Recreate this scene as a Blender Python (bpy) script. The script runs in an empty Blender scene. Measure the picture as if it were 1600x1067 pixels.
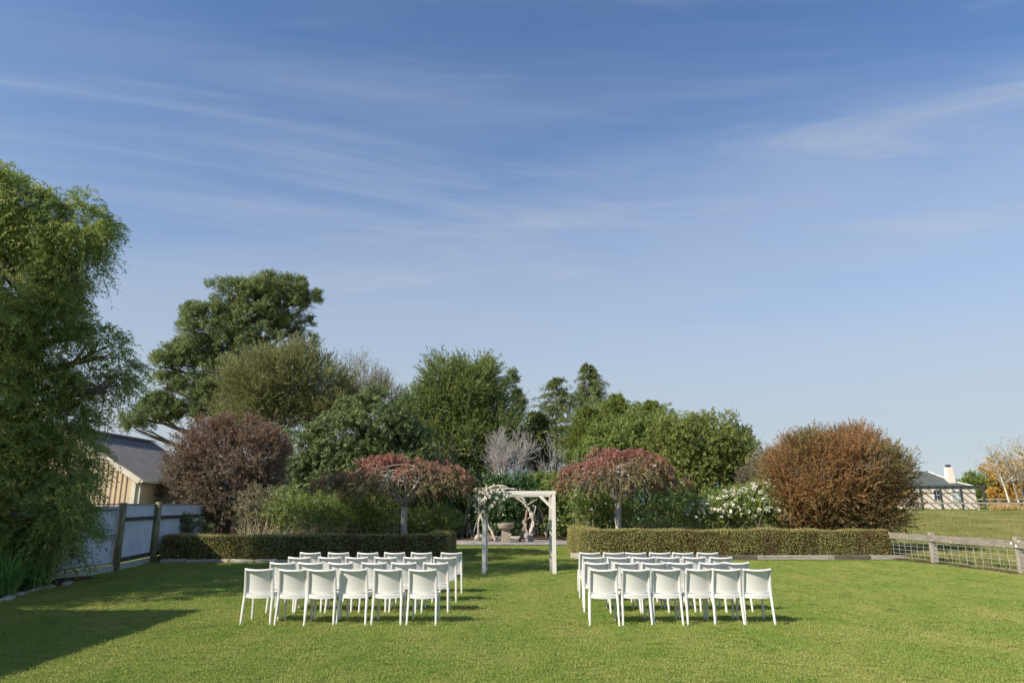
import bpy, bmesh, math, random
import numpy as np
from mathutils import Vector, Matrix

S = bpy.context.scene
COL = S.collection
R = math.radians
RNG = np.random.default_rng(11)
random.seed(11)

# ------------------------------------------------------------------ camera
FPX = 1067.0
CAM_H = 1.80
PITCH = math.atan((787 - 533.5) / FPX)
cd = bpy.data.cameras.new("camera")
cam = bpy.data.objects.new("camera", cd)
COL.objects.link(cam)
cam.location = (0, 0, CAM_H)
cam.rotation_euler = (math.pi / 2 + PITCH, 0, 0)
cd.sensor_width = 36.0
cd.lens = 36.0 * FPX / 1600.0
cd.clip_start = 0.1
cd.clip_end = 12000
S.camera = cam

# ------------------------------------------------------------------ sky + sun
SUN_EL = R(36)
SUN_H = Vector((-0.84, -0.543, 0)).normalized()
SUN_DIR = Vector((SUN_H.x * math.cos(SUN_EL), SUN_H.y * math.cos(SUN_EL), math.sin(SUN_EL)))
w = bpy.data.worlds.new("World")
S.world = w
w.use_nodes = True
nt = w.node_tree
nt.nodes.clear()
N = nt.nodes.new
L = nt.links.new
out = N("ShaderNodeOutputWorld")
bg = N("ShaderNodeBackground")
bg.inputs["Strength"].default_value = 0.078
sky = N("ShaderNodeTexSky")
sky.sky_type = 'NISHITA'
sky.sun_disc = False
sky.sun_elevation = SUN_EL
sky.sun_rotation = math.atan2(SUN_H.x, SUN_H.y) % (2 * math.pi)
sky.air_density = 1.0
sky.dust_density = 0.0
sky.ozone_density = 6.0
tc = N("ShaderNodeTexCoord")
sep = N("ShaderNodeSeparateXYZ")
L(tc.outputs["Generated"], sep.inputs[0])
den = N("ShaderNodeMath"); den.operation = 'ADD'; den.inputs[1].default_value = 0.12
mx = N("ShaderNodeMath"); mx.operation = 'MAXIMUM'; mx.inputs[1].default_value = 0.0
L(sep.outputs["Z"], mx.inputs[0]); L(mx.outputs[0], den.inputs[0])
dx = N("ShaderNodeMath"); dx.operation = 'DIVIDE'
dy = N("ShaderNodeMath"); dy.operation = 'DIVIDE'
L(sep.outputs["X"], dx.inputs[0]); L(den.outputs[0], dx.inputs[1])
L(sep.outputs["Y"], dy.inputs[0]); L(den.outputs[0], dy.inputs[1])
cmb = N("ShaderNodeCombineXYZ")
sq = N("ShaderNodeMath"); sq.operation = 'MULTIPLY'
L(dx.outputs[0], sq.inputs[0]); L(dx.outputs[0], sq.inputs[1])
vv = N("ShaderNodeMath"); vv.operation = 'MULTIPLY_ADD'; vv.inputs[1].default_value = 0.16
L(sq.outputs[0], vv.inputs[0]); L(dy.outputs[0], vv.inputs[2])
L(dx.outputs[0], cmb.inputs[0]); L(vv.outputs[0], cmb.inputs[1])


def cloud_layer(rot, scale, sx, sy, lo, hi, rough, off, dist=0.6):
    mp = N("ShaderNodeMapping")
    mp.inputs["Rotation"].default_value = (0, 0, R(rot))
    mp.inputs["Scale"].default_value = (sx, sy, 1)
    mp.inputs["Location"].default_value = off
    L(cmb.outputs[0], mp.inputs[0])
    nz = N("ShaderNodeTexNoise")
    nz.inputs["Scale"].default_value = scale
    nz.inputs["Detail"].default_value = 9
    nz.inputs["Roughness"].default_value = rough
    nz.inputs["Distortion"].default_value = dist
    L(mp.outputs[0], nz.inputs["Vector"])
    rp = N("ShaderNodeMapRange")
    rp.interpolation_type = 'SMOOTHSTEP'
    rp.inputs[1].default_value = lo
    rp.inputs[2].default_value = hi
    L(nz.outputs["Fac"], rp.inputs[0])
    return rp.outputs[0]


c1 = cloud_layer(24, 0.75, 0.5, 1.25, 0.38, 0.70, 0.56, (3.1, 1.7, 0), 1.0)
c2 = cloud_layer(-22, 1.9, 0.34, 1.4, 0.45, 0.74, 0.62, (0.4, 5.2, 0), 1.2)
def math_node(op, a, b=None, c=None, clamp=False):
    m_ = N("ShaderNodeMath"); m_.operation = op; m_.use_clamp = clamp
    for i_, v_ in enumerate((a, b, c)):
        if v_ is None: continue
        if isinstance(v_, (int, float)): m_.inputs[i_].default_value = v_
        else: L(v_, m_.inputs[i_])
    return m_.outputs[0]


# thin high cloud: streaks over an even veil that thickens towards the horizon
vr = N("ShaderNodeMapRange"); vr.interpolation_type = 'SMOOTHSTEP'
vr.inputs[1].default_value = 0.52; vr.inputs[2].default_value = 0.06
vr.inputs[3].default_value = 0.0; vr.inputs[4].default_value = 0.88
L(mx.outputs[0], vr.inputs[0])
veil = vr.outputs[0]
streak = math_node('ADD', math_node('MULTIPLY', c1, 0.38), math_node('MULTIPLY', c2, 0.40))
streak = math_node('MULTIPLY', streak, math_node('ADD', 0.75, math_node('MULTIPLY', sep.outputs["X"], 0.45)))
low = math_node('MULTIPLY', mx.outputs[0], 3.2, clamp=True)
mix = N("ShaderNodeMix"); mix.data_type = 'RGBA'
L(veil, mix.inputs["Factor"])
L(sky.outputs[0], mix.inputs["A"])
mix.inputs["B"].default_value = (3.1, 3.4, 3.65, 1)
mix2 = N("ShaderNodeMix"); mix2.data_type = 'RGBA'
L(math_node('MULTIPLY', streak, low, clamp=True), mix2.inputs["Factor"])
L(mix.outputs["Result"], mix2.inputs["A"])
mix2.inputs["B"].default_value = (3.1, 3.5, 4.1, 1)
L(mix2.outputs["Result"], bg.inputs["Color"])
L(bg.outputs[0], out.inputs[0])

sd = bpy.data.lights.new("sun", 'SUN')
sd.energy = 3.1
sd.angle = R(0.5)
sd.color = (1.0, 0.90, 0.74)
sun = bpy.data.objects.new("sun", sd)
COL.objects.link(sun)
sun.rotation_euler = SUN_DIR.to_track_quat('Z', 'Y').to_euler()
sun.location = (-30, -20, 40)

S.view_settings.view_transform = 'Standard'
S.view_settings.look = 'None'
S.view_settings.exposure = 1.08
S.view_settings.gamma = 1.0
S.view_settings.use_curve_mapping = False
S.cycles.max_bounces = 8
S.cycles.transparent_max_bounces = 8

# ------------------------------------------------------------------ pixel -> place
CP, SP = math.cos(PITCH), math.sin(PITCH)


def ray(px, py):
    a = (px - 800.0) / FPX
    b = (533.5 - py) / FPX
    return np.array((a, CP - b * SP, SP + b * CP))


def at(px, py, Y):
    """Point of the photograph's pixel at distance Y (metres in front of the camera)."""
    d = ray(px, py)
    t = Y / d[1]
    return np.array((d[0] * t, Y, CAM_H + d[2] * t))


def scale_at(px, py, Y):
    """metres per photograph pixel"""
    return Y / ray(px, py)[1] / FPX


def gz(x, y):
    """height of the terrain"""
    v = np.clip(np.asarray(y, float) - 40.0, 0, 70.0) * 0.0236
    return v


# ------------------------------------------------------------------ materials
def mat(name):
    m = bpy.data.materials.new(name)
    m.use_nodes = True
    t = m.node_tree
    b = t.nodes["Principled BSDF"]
    return m, t, b


def ramp(t, stops, fac=None, interp='LINEAR'):
    r = t.nodes.new("ShaderNodeValToRGB")
    r.color_ramp.interpolation = interp
    e = r.color_ramp.elements
    while len(e) < len(stops):
        e.new(0.5)
    for i, (p, c) in enumerate(stops):
        e[i].position = p
        e[i].color = (c[0], c[1], c[2], 1)
    if fac is not None:
        t.links.new(fac, r.inputs[0])
    return r


def noise(t, scale, detail=4, rough=0.55, coord='Object', stretch=None, dist=0.0):
    n = t.nodes.new("ShaderNodeTexNoise")
    n.inputs["Scale"].default_value = scale
    n.inputs["Detail"].default_value = detail
    n.inputs["Roughness"].default_value = rough
    n.inputs["Distortion"].default_value = dist
    if coord == 'World':
        g = t.nodes.new("ShaderNodeNewGeometry")
        src = g.outputs["Position"]
    else:
        c = t.nodes.new("ShaderNodeTexCoord")
        src = c.outputs[coord]
    if stretch:
        mp = t.nodes.new("ShaderNodeMapping")
        mp.inputs["Scale"].default_value = stretch
        t.links.new(src, mp.inputs[0])
        src = mp.outputs[0]
    t.links.new(src, n.inputs["Vector"])
    return n.outputs["Fac"]


def mixc(t, fac, a, b, mode='MIX'):
    m = t.nodes.new("ShaderNodeMix")
    m.data_type = 'RGBA'
    m.blend_type = mode
    for s, v in (("Factor", fac), ("A", a), ("B", b)):
        if hasattr(v, "is_linked") or hasattr(v, "links"):
            t.links.new(v, m.inputs[s])
        elif s == "Factor":
            m.inputs[s].default_value = v
        else:
            m.inputs[s].default_value = (v[0], v[1], v[2], 1)
    return m.outputs["Result"]


def bump(t, b, h, strength=0.3, dist=0.02):
    bn = t.nodes.new("ShaderNodeBump")
    bn.inputs["Strength"].default_value = strength
    bn.inputs["Distance"].default_value = dist
    t.links.new(h, bn.inputs["Height"])
    t.links.new(bn.outputs[0], b.inputs["Normal"])


def simple(name, c, rough=0.6, var=0.12, scale=6.0, bstr=0.0, stretch=None, spec=0.4, c2=None, coord='Object'):
    m, t, b = mat(name)
    n = noise(t, scale, 5, 0.6, coord, stretch)
    lo = tuple(max(0, v * (1 - var)) for v in c)
    hi = tuple(min(1, v * (1 + var)) for v in (c2 or c))
    r = ramp(t, [(0.3, lo), (0.7, hi)], n)
    t.links.new(r.outputs[0], b.inputs["Base Color"])
    b.inputs["Roughness"].default_value = rough
    b.inputs["Specular IOR Level"].default_value = spec
    if bstr:
        bump(t, b, n, bstr)
    return m


LEAF_GAIN = 2.15


def leaf_mat(name, stops, trans=0.32, rough=0.5, tip=None, patch=None, spec=0.35):
    """leaf colours picked per leaf (attribute rnd); tip = second ramp for the turned leaves (attribute tip)."""
    m, t, b = mat(name)
    gain = lambda st_, k_: [(p_, tuple(v_ * k_ for v_ in c_)) for p_, c_ in st_]
    stops = gain(stops, LEAF_GAIN)
    if tip: tip = gain(tip, 1.5)
    a = t.nodes.new("ShaderNodeAttribute"); a.attribute_name = "rnd"
    col = ramp(t, stops, a.outputs["Fac"]).outputs[0]
    if tip:
        a2 = t.nodes.new("ShaderNodeAttribute"); a2.attribute_name = "tip"
        c2 = ramp(t, tip, a.outputs["Fac"]).outputs[0]
        col = mixc(t, a2.outputs["Fac"], col, c2)
    if patch:
        sc, lo, hi, stretch, c3 = patch
        n = noise(t, sc, 3, 0.6, 'Object', stretch)
        mr = t.nodes.new("ShaderNodeMapRange")
        mr.inputs[1].default_value = lo; mr.inputs[2].default_value = hi
        t.links.new(n, mr.inputs[0])
        c3r = ramp(t, c3, a.outputs["Fac"]).outputs[0]
        col = mixc(t, mr.outputs[0], col, c3r)
    t.links.new(col, b.inputs["Base Color"])
    b.inputs["Roughness"].default_value = rough
    b.inputs["Specular IOR Level"].default_value = spec
    tr = t.nodes.new("ShaderNodeBsdfTranslucent")
    br = t.nodes.new("ShaderNodeBrightContrast")
    t.links.new(col, br.inputs[0])
    t.links.new(br.outputs[0], tr.inputs[0])
    mx_ = t.nodes.new("ShaderNodeMixShader")
    mx_.inputs[0].default_value = trans + 0.14
    t.links.new(b.outputs[0], mx_.inputs[1])
    t.links.new(tr.outputs[0], mx_.inputs[2])
    t.links.new(mx_.outputs[0], t.nodes["Material Output"].inputs[0])
    return m


# ------------------------------------------------------------------ objects
def tag(o, label=None, cat=None, group=None, kind=None):
    if label: o["label"] = label
    if cat: o["category"] = cat
    if group: o["group"] = group
    if kind: o["kind"] = kind
    return o


def thing(name, label, cat, loc=(0, 0, 0), group=None, rz=0.0):
    o = bpy.data.objects.new(name, None)
    o.empty_display_size = 0.3
    COL.objects.link(o)
    o.location = tuple(float(v) for v in loc)
    o.rotation_euler = (0, 0, rz)
    return tag(o, label, cat, group)


def link_mesh(name, me, m, parent=None, smooth=False):
    o = bpy.data.objects.new(name, me)
    COL.objects.link(o)
    if m: me.materials.append(m)
    if smooth:
        me.polygons.foreach_set("use_smooth", [True] * len(me.polygons))
    if parent: o.parent = parent
    return o


class MB:
    """Collects shapes in world coordinates; build() links them as one mesh (local to the parent)."""
    def __init__(s):
        s.v = []; s.f = []

    def add(s, vs, fs):
        k = len(s.v)
        s.v += [tuple(map(float, p)) for p in vs]
        s.f += [tuple(i + k for i in f) for f in fs]

    def box(s, x0, x1, y0, y1, z0, z1):
        s.add([(x0, y0, z0), (x1, y0, z0), (x1, y1, z0), (x0, y1, z0), (x0, y0, z1), (x1, y0, z1), (x1, y1, z1), (x0, y1, z1)],
              [(3, 2, 1, 0), (4, 5, 6, 7), (0, 1, 5, 4), (1, 2, 6, 5), (2, 3, 7, 6), (3, 0, 4, 7)])

    def beam(s, a, b, wd, ht, up=(0, 0, 1), jit=0.0):
        """rectangular bar from a to b, wd across, ht along up"""
        a = Vector(a); b = Vector(b); d = (b - a).normalized(); u = Vector(up)
        sd_ = d.cross(u).normalized(); u = sd_.cross(d).normalized()
        vs = []
        for p in (a, b):
            for (i, j) in ((-1, -1), (1, -1), (1, 1), (-1, 1)):
                q = p + sd_ * (i * wd / 2) + u * (j * ht / 2)
                if jit: q += Vector((random.uniform(-jit, jit), random.uniform(-jit, jit), random.uniform(-jit, jit)))
                vs.append(q)
        s.add(vs, [(3, 2, 1, 0), (4, 5, 6, 7), (0, 1, 5, 4), (1, 2, 6, 5), (2, 3, 7, 6), (3, 0, 4, 7)])

    def tube(s, pts, rad, n=6, cap=True, flat=None):
        pts = [Vector(p) for p in pts]
        if not hasattr(rad, "__len__"): rad = [rad] * len(pts)
        rings = []
        ref = Vector((0.13, 0.27, 1)) if abs((pts[-1] - pts[0]).normalized().z) < 0.9 else Vector((1, 0.2, 0.1))
        for i, p in enumerate(pts):
            d = (pts[min(i + 1, len(pts) - 1)] - pts[max(i - 1, 0)])
            if d.length < 1e-9: d = Vector((0, 0, 1))
            d.normalize()
            a = d.cross(ref)
            if a.length < 1e-6: a = d.cross(Vector((0, 1, 0)))
            a.normalize(); b = a.cross(d)
            rr = rad[i]
            rings.append([p + (a * math.cos(2 * math.pi * k / n) + b * math.sin(2 * math.pi * k / n)) * rr for k in range(n)])
        vs = [q for r in rings for q in r]
        fs = []
        for i in range(len(pts) - 1):
            for k in range(n):
                k2 = (k + 1) % n
                fs.append((i * n + k, i * n + k2, (i + 1) * n + k2, (i + 1) * n + k))
        if cap:
            fs.append(tuple(reversed(range(n))))
            fs.append(tuple((len(pts) - 1) * n + k for k in range(n)))
        s.add(vs, fs)

    def lathe(s, c, prof, n=24, wob=0.0):
        vs = []
        for (r, z) in prof:
            for k in range(n):
                a = 2 * math.pi * k / n
                rr = r * (1 + wob * math.sin(3 * a + z * 9))
                vs.append((c[0] + rr * math.cos(a), c[1] + rr * math.sin(a), c[2] + z))
        fs = []
        for i in range(len(prof) - 1):
            for k in range(n):
                k2 = (k + 1) % n
                fs.append((i * n + k, i * n + k2, (i + 1) * n + k2, (i + 1) * n + k))
        fs.append(tuple(reversed(range(n))))
        fs.append(tuple((len(prof) - 1) * n + k for k in range(n)))
        s.add(vs, fs)

    def build(s, name, m, parent=None, smooth=False, bev=0.0, sub=0):
        me = bpy.data.meshes.new(name)
        off = Vector(parent.location) if parent else Vector((0, 0, 0))
        p = parent
        while p and p.parent:
            p = p.parent; off += Vector(p.location)
        me.from_pydata([tuple(Vector(v) - off) for v in s.v], [], s.f)
        if bev or sub:
            bm = bmesh.new(); bm.from_mesh(me)
            bmesh.ops.remove_doubles(bm, verts=bm.verts, dist=1e-5)
            if sub:
                bmesh.ops.subdivide_edges(bm, edges=bm.edges, cuts=sub, use_grid_fill=True)
            if bev:
                es = [e for e in bm.edges if len(e.link_faces) == 2 and e.calc_face_angle(0) > 0.6]
                bmesh.ops.bevel(bm, geom=es, offset=bev, segments=2, profile=0.6, affect='EDGES', clamp_overlap=True)
            bm.to_mesh(me); bm.free()
        me.update()
        return link_mesh(name, me, m, parent, smooth)


def quads_mesh(name, V, attrs=None):
    """V: (n,3 or 4,3) faces -> mesh with face attributes"""
    n, q = V.shape[:2]
    me = bpy.data.meshes.new(name)
    me.vertices.add(n * q)
    me.vertices.foreach_set("co", V.reshape(-1).astype(np.float32))
    me.loops.add(n * q)
    me.loops.foreach_set("vertex_index", np.arange(n * q, dtype=np.int32))
    me.polygons.add(n)
    me.polygons.foreach_set("loop_start", np.arange(0, n * q, q, dtype=np.int32))
    for k, a in (attrs or {}).items():
        at_ = me.attributes.new(k, 'FLOAT', 'FACE')
        at_.data.foreach_set("value", a.astype(np.float32))
    me.update(calc_edges=True)
    return me


def unit(v):
    return v / np.maximum(np.linalg.norm(v, axis=-1, keepdims=True), 1e-9)


def leaves(base, d, ln, wd, up=None, fold=0.15, rng=RNG):
    """diamond leaves: base (n,3), direction (n,3), length, width -> (n,4,3)"""
    n = len(base)
    ref = rng.normal(size=(n, 3)) * 0.7
    if up is not None: ref = ref + up
    side = unit(np.cross(d, ref))
    nrm = np.cross(side, d)
    ln = np.broadcast_to(ln, (n,))[:, None]; wd = np.broadcast_to(wd, (n,))[:, None]
    mid = base + d * ln * 0.45
    return np.stack([base, mid + side * wd * 0.5 + nrm * wd * fold, base + d * ln, mid - side * wd * 0.5 + nrm * wd * fold], axis=1)


def leaves3(base, d, ln, wd, up=None, rng=RNG):
    """one-triangle leaves for foliage a few pixels large"""
    n = len(base)
    ref = rng.normal(size=(n, 3)) * 0.7
    if up is not None: ref = ref + up
    side = unit(np.cross(d, ref))
    ln = np.broadcast_to(ln, (n,))[:, None]; wd = np.broadcast_to(wd, (n,))[:, None]
    return np.stack([base, base + d * ln * 0.55 + side * wd * 0.6, base + d * ln - side * wd * 0.35], axis=1)


def wob(u, seed, freq=3.0):
    r = np.random.default_rng(seed)
    o = np.zeros(len(u))
    for k in range(5):
        f = r.normal(size=3) * freq * (0.6 + 0.5 * k)
        o += np.sin(u @ f + r.uniform(0, 6.28)) / (1 + 0.5 * k)
    return o / 2.2


def shoots_on_lobes(lobes, n, shell=(0.6, 1.0), seed=0, lump=0.18, upper=None, freq=3.0, cull=0.8):
    """points in the outer part of ellipsoids: returns points, outward normals, height fraction"""
    r = np.random.default_rng(seed)
    C = np.array([l[0] for l in lobes]); A = np.array([l[1] for l in lobes])
    area = (A[:, 0] * A[:, 2] + A[:, 1] * A[:, 2] + A[:, 0] * A[:, 1])
    P = []; Nn = []
    need = n
    while need > 0:
        k = int(need * 1.7) + 50
        li = r.choice(len(lobes), size=k, p=area / area.sum())
        u = unit(r.normal(size=(k, 3)))
        if upper is not None:
            u[:, 2] = np.where(u[:, 2] < upper, np.abs(u[:, 2]), u[:, 2])
            u[:, 2] = np.where(u[:, 2] < upper, upper + 0.5 * r.uniform(0, 1, k), u[:, 2])
            u = unit(u)
        f = r.uniform(shell[0] ** 2, shell[1] ** 2, size=k) ** 0.5
        f = f * (1 + lump * wob(u + C[li] * 0.37, seed + 5, freq))
        p = C[li] + u * A[li] * f[:, None]
        ok = np.ones(k, bool)
        for j in range(len(lobes)):
            q = np.linalg.norm((p - C[j]) / A[j], axis=1)
            ok &= ~((q < shell[0] * cull) & (li != j))
        p = p[ok]; u = u[ok]; li = li[ok]
        nn = unit(u / A[li])
        P.append(p); Nn.append(nn); need -= len(p)
    P = np.concatenate(P)[:n]; Nn = np.concatenate(Nn)[:n]
    return P, Nn


def clumped(lobes, n, seed, shell=(0.72, 1.0), lump=0.16, upper=None, freq=3.0, cull=0.8, per=18, cr=0.30, fill=0.22, flat=0.75):
    """leafy clumps standing on the lobes, each a small rounded mass, with thinner fill between and inside them"""
    r = np.random.default_rng(seed + 50)
    nf = int(n * fill)
    nc = max(6, (n - nf) // per)
    C, Nc = shoots_on_lobes(lobes, nc, shell, seed, lump, upper, freq, cull)
    Cl = np.array([l[0] for l in lobes]); Al = np.array([l[1] for l in lobes])
    li = np.argmin(np.linalg.norm((C[:, None] - Cl) / Al, axis=2), axis=1)
    rc = cr * Al[li].mean(1) * r.uniform(0.6, 1.35, nc)
    u = unit(r.normal(size=(nc, per, 3)))
    dp = np.sum(u * Nc[:, None], 2, keepdims=True)
    u = np.where(dp < -0.25, u - 2 * dp * Nc[:, None], u)
    f = r.uniform(0.45, 1.0, (nc, per, 1)) ** 0.6
    off = u * f * rc[:, None, None]
    off[..., 2] *= flat
    P = (C[:, None] + off).reshape(-1, 3)
    Nn = unit((u * 0.8 + Nc[:, None] * 0.5)).reshape(-1, 3)
    Pf, Nf = shoots_on_lobes(lobes, nf, (0.3, 0.9), seed + 7, lump, upper, freq, 0.5)
    return np.concatenate([P, Pf]), np.concatenate([Nn, Nf])


def grow(P, Nn, seed, wr=1.0, wu=0.4, wn=0.4, L=(0.3, 0.6), droop=0.0, nl=10, ll=(0.1, 0.16), lw=0.3, ang=(30, 70), tipf=None, dirs=None,
         start=0.1, fold=0.15, lup=0.0, full=False):
    """leafy shoots from points P -> leaf quads, per-leaf rnd, tip"""
    r = np.random.default_rng(seed)
    n = len(P)
    d = dirs if dirs is not None else unit(Nn * wr + np.array((0, 0, 1.0)) * wu + r.normal(size=(n, 3)) * wn)
    Ls = r.uniform(L[0], L[1], n)
    t = (np.arange(nl) + r.uniform(0, 1, (n, nl))) / nl
    t = start + (1 - start) * t
    pos = P[:, None, :] + d[:, None, :] * (Ls[:, None] * t)[..., None]
    pos[..., 2] -= droop * Ls[:, None] * t ** 2
    ld = np.repeat(d[:, None, :], nl, 1).copy()
    ld[..., 2] -= 2 * droop * t
    ld = unit(ld).reshape(-1, 3)
    m = n * nl
    per = unit(np.cross(ld, r.normal(size=(m, 3))))
    a = np.radians(r.uniform(ang[0], ang[1], m))[:, None]
    dl = ld * np.cos(a) + per * np.sin(a)
    dl[:, 2] += lup
    dl = unit(dl)
    ln = r.uniform(ll[0], ll[1], m)
    upv = np.repeat(Nn, nl, 0) * 0.8 + np.array((0, 0, 0.6))
    V = leaves(pos.reshape(-1, 3), dl, ln, ln * lw, upv, fold, r) if full else leaves3(pos.reshape(-1, 3), dl, ln, ln * lw, upv, r)
    rnd = np.clip(np.repeat(r.uniform(0, 1, n), nl) * 0.6 + r.uniform(0, 1, m) * 0.4, 0, 1)
    tip = np.zeros(m) if tipf is None else np.clip(tipf(pos.reshape(-1, 3), r), 0, 1)
    return V, rnd, tip


def foliage(name, parts, m, parent):
    V = np.concatenate([p[0] for p in parts]); rnd = np.concatenate([p[1] for p in parts]); tip = np.concatenate([p[2] for p in parts])
    off = np.array(parent.location)
    me = quads_mesh(name, V - off, {"rnd": rnd, "tip": tip})
    return link_mesh(name, me, m, parent)


def bez(a, b, c, n=6):
    a, b, c = (np.array(v, float) for v in (a, b, c))
    return [tuple((1 - t) ** 2 * a + 2 * t * (1 - t) * b + t * t * c) for t in np.linspace(0, 1, n)]


def limbs(mb, base, top, lobes, r0, seed, nsub=6, twig=0.012, tgt=None):
    """trunk with limbs to each lobe and lesser branches inside the lobes"""
    r = np.random.default_rng(seed)
    base = np.array(base, float); top = np.array(top, float)
    k = 8
    ts = np.linspace(0, 1, k)
    j = r.normal(size=(k, 3)) * np.linalg.norm(top - base) * 0.02
    j[0] = 0
    pts = [base + (top - base) * t + j[i] for i, t in enumerate(ts)]
    mb.tube(pts, [r0 * (1.25 if i == 0 else 1 - 0.55 * ts[i]) for i in range(k)], 9)
    for li, (c, a) in enumerate(lobes):
        i0 = int(np.clip(r.integers(2, k), 1, k - 1))
        # start at the trunk point a bit below the lobe
        hs = np.array([p[2] for p in pts])
        i0 = int(np.argmin(np.abs(hs - (c[2] - 0.6 * abs(np.linalg.norm((c - top)[:2]))))))
        s = pts[i0]
        rr = r0 * 0.42
        mid = (s + c) / 2 + np.array((0, 0, 0.12 * np.linalg.norm(c - s))) + r.normal(size=3) * 0.05 * np.linalg.norm(c - s)
        mb.tube(bez(s, mid, c, 6), np.linspace(rr, rr * 0.45, 6), 6)
        for q in range(nsub):
            u = unit(r.normal(size=3)); u[2] = abs(u[2]) * 0.8
            e = c + u * a * 0.85
            st = s + (c - s) * r.uniform(0.55, 1.0)
            st = np.array(bez(s, mid, c, 20)[int(r.integers(11, 20))])
            md = (st + e) / 2 + r.normal(size=3) * 0.1 * np.linalg.norm(e - st)
            mb.tube(bez(st, md, e, 5), np.linspace(rr * 0.4, twig, 5), 5)


def px_lobes(specs, Y, depth=0.85):
    """(px, py, rx, ry[, dY]) in photograph pixels -> ellipsoids in metres"""
    o = []
    for s in specs:
        dY = s[4] if len(s) > 4 else 0.0
        c = at(s[0], s[1], Y + dY)
        k = scale_at(s[0], s[1], Y + dY)
        rx, rz = s[2] * k, s[3] * k
        o.append((c, np.array((rx, depth * (rx * 0.5 + rz * 0.5), rz))))
    return o


def box_of(lobes):
    lo = np.min([c - a for c, a in lobes], 0); hi = np.max([c + a for c, a in lobes], 0)
    return lo, hi


# ================================================================== MATERIALS
M = {}


def ground_mat(name, stops, sc_big, sc_small, bs=0.4):
    m, t, b = mat(name)
    n1 = noise(t, sc_big, 5, 0.6, 'World')
    n2 = noise(t, sc_small, 4, 0.65, 'World')
    mm = t.nodes.new("ShaderNodeMath"); mm.operation = 'MULTIPLY_ADD'
    t.links.new(n2, mm.inputs[0]); mm.inputs[1].default_value = 0.45
    sc_ = t.nodes.new("ShaderNodeMath"); sc_.operation = 'MULTIPLY'; sc_.inputs[1].default_value = 0.6
    t.links.new(n1, sc_.inputs[0]); t.links.new(sc_.outputs[0], mm.inputs[2])
    r = ramp(t, stops, mm.outputs[0])
    t.links.new(r.outputs[0], b.inputs["Base Color"])
    b.inputs["Roughness"].default_value = 0.9
    b.inputs["Specular IOR Level"].default_value = 0.15
    bump(t, b, n2, bs, 0.03)
    return m


M['lawn'] = ground_mat("lawn_soil_grass", [(0.3, (0.075, 0.115, 0.018)), (0.5, (0.12, 0.165, 0.027)), (0.7, (0.165, 0.19, 0.04))], 0.5, 14)
M['paddock'] = ground_mat("paddock_grass", [(0.3, (0.16, 0.18, 0.05)), (0.5, (0.24, 0.245, 0.085)), (0.7, (0.31, 0.29, 0.13))], 0.25, 2.2, 0.6)
M['soil'] = ground_mat("bed_soil", [(0.3, (0.03, 0.02, 0.013)), (0.5, (0.07, 0.045, 0.028)), (0.7, (0.15, 0.09, 0.05))], 0.9, 16, 0.9)
M['gravel'] = ground_mat("pale_gravel", [(0.35, (0.12, 0.11, 0.10)), (0.5, (0.32, 0.30, 0.28)), (0.65, (0.5, 0.48, 0.45))], 1.5, 30, 1.0)
M['hill'] = simple("haze_tinted_hill", (0.13, 0.19, 0.2), 0.95, 0.2, 0.004, spec=0.0)  # bluish tint of distant haze is put into the hill colour


def blade_mat(name, stops, dry, scale):
    m, t, b = mat(name)
    n1 = noise(t, scale, 5, 0.68, 'World', (1.0, 0.6, 1.0))
    oi = t.nodes.new("ShaderNodeObjectInfo")
    mm = t.nodes.new("ShaderNodeMath"); mm.operation = 'MULTIPLY_ADD'
    t.links.new(oi.outputs["Random"], mm.inputs[0]); mm.inputs[1].default_value = 0.10
    t.links.new(n1, mm.inputs[2])
    a = t.nodes.new("ShaderNodeAttribute"); a.attribute_name = "rnd"
    m2 = t.nodes.new("ShaderNodeMath"); m2.operation = 'MULTIPLY_ADD'
    t.links.new(a.outputs["Fac"], m2.inputs[0]); m2.inputs[1].default_value = 0.20
    t.links.new(mm.outputs[0], m2.inputs[2])
    r = ramp(t, stops, m2.outputs[0])
    t.links.new(r.outputs[0], b.inputs["Base Color"])
    b.inputs["Roughness"].default_value = 0.55
    b.inputs["Specular IOR Level"].default_value = 0.3
    tr = t.nodes.new("ShaderNodeBsdfTranslucent")
    t.links.new(r.outputs[0], tr.inputs[0])
    ms = t.nodes.new("ShaderNodeMixShader"); ms.inputs[0].default_value = 0.3
    t.links.new(b.outputs[0], ms.inputs[1]); t.links.new(tr.outputs[0], ms.inputs[2])
    t.links.new(ms.outputs[0], t.nodes["Material Output"].inputs[0])
    return m


M['blade'] = blade_mat("lawn_blade", [(0.30, (0.13, 0.27, 0.045)), (0.54, (0.25, 0.355, 0.07)), (0.74, (0.37, 0.40, 0.11)), (1.0, (0.48, 0.44, 0.18))], 0, 0.9)
M['dryblade'] = blade_mat("paddock_blade", [(0.4, (0.12, 0.17, 0.03)), (0.62, (0.26, 0.27, 0.08)), (0.85, (0.40, 0.36, 0.16)), (1.0, (0.5, 0.42, 0.24))], 0, 0.35)
M['rush'] = leaf_mat("rush_blade", [(0, (0.035, 0.095, 0.022)), (0.6, (0.08, 0.18, 0.042)), (1, (0.19, 0.27, 0.085))], 0.3)
M['white'] = simple("white_plastic", (0.78, 0.77, 0.745), 0.42, 0.02, 3, spec=0.45)
M['arch'] = simple("white_painted_timber", (0.74, 0.70, 0.64), 0.6, 0.1, 12, 0.1, (3, 3, 0.6))
M['arch_old'] = simple("weathered_white_timber", (0.55, 0.52, 0.46), 0.7, 0.15, 12, 0.1, (3, 3, 0.6))
M['bark'] = simple("grey_brown_bark", (0.13, 0.105, 0.085), 0.9, 0.35, 9, 0.6, (1, 1, 0.3))
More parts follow.
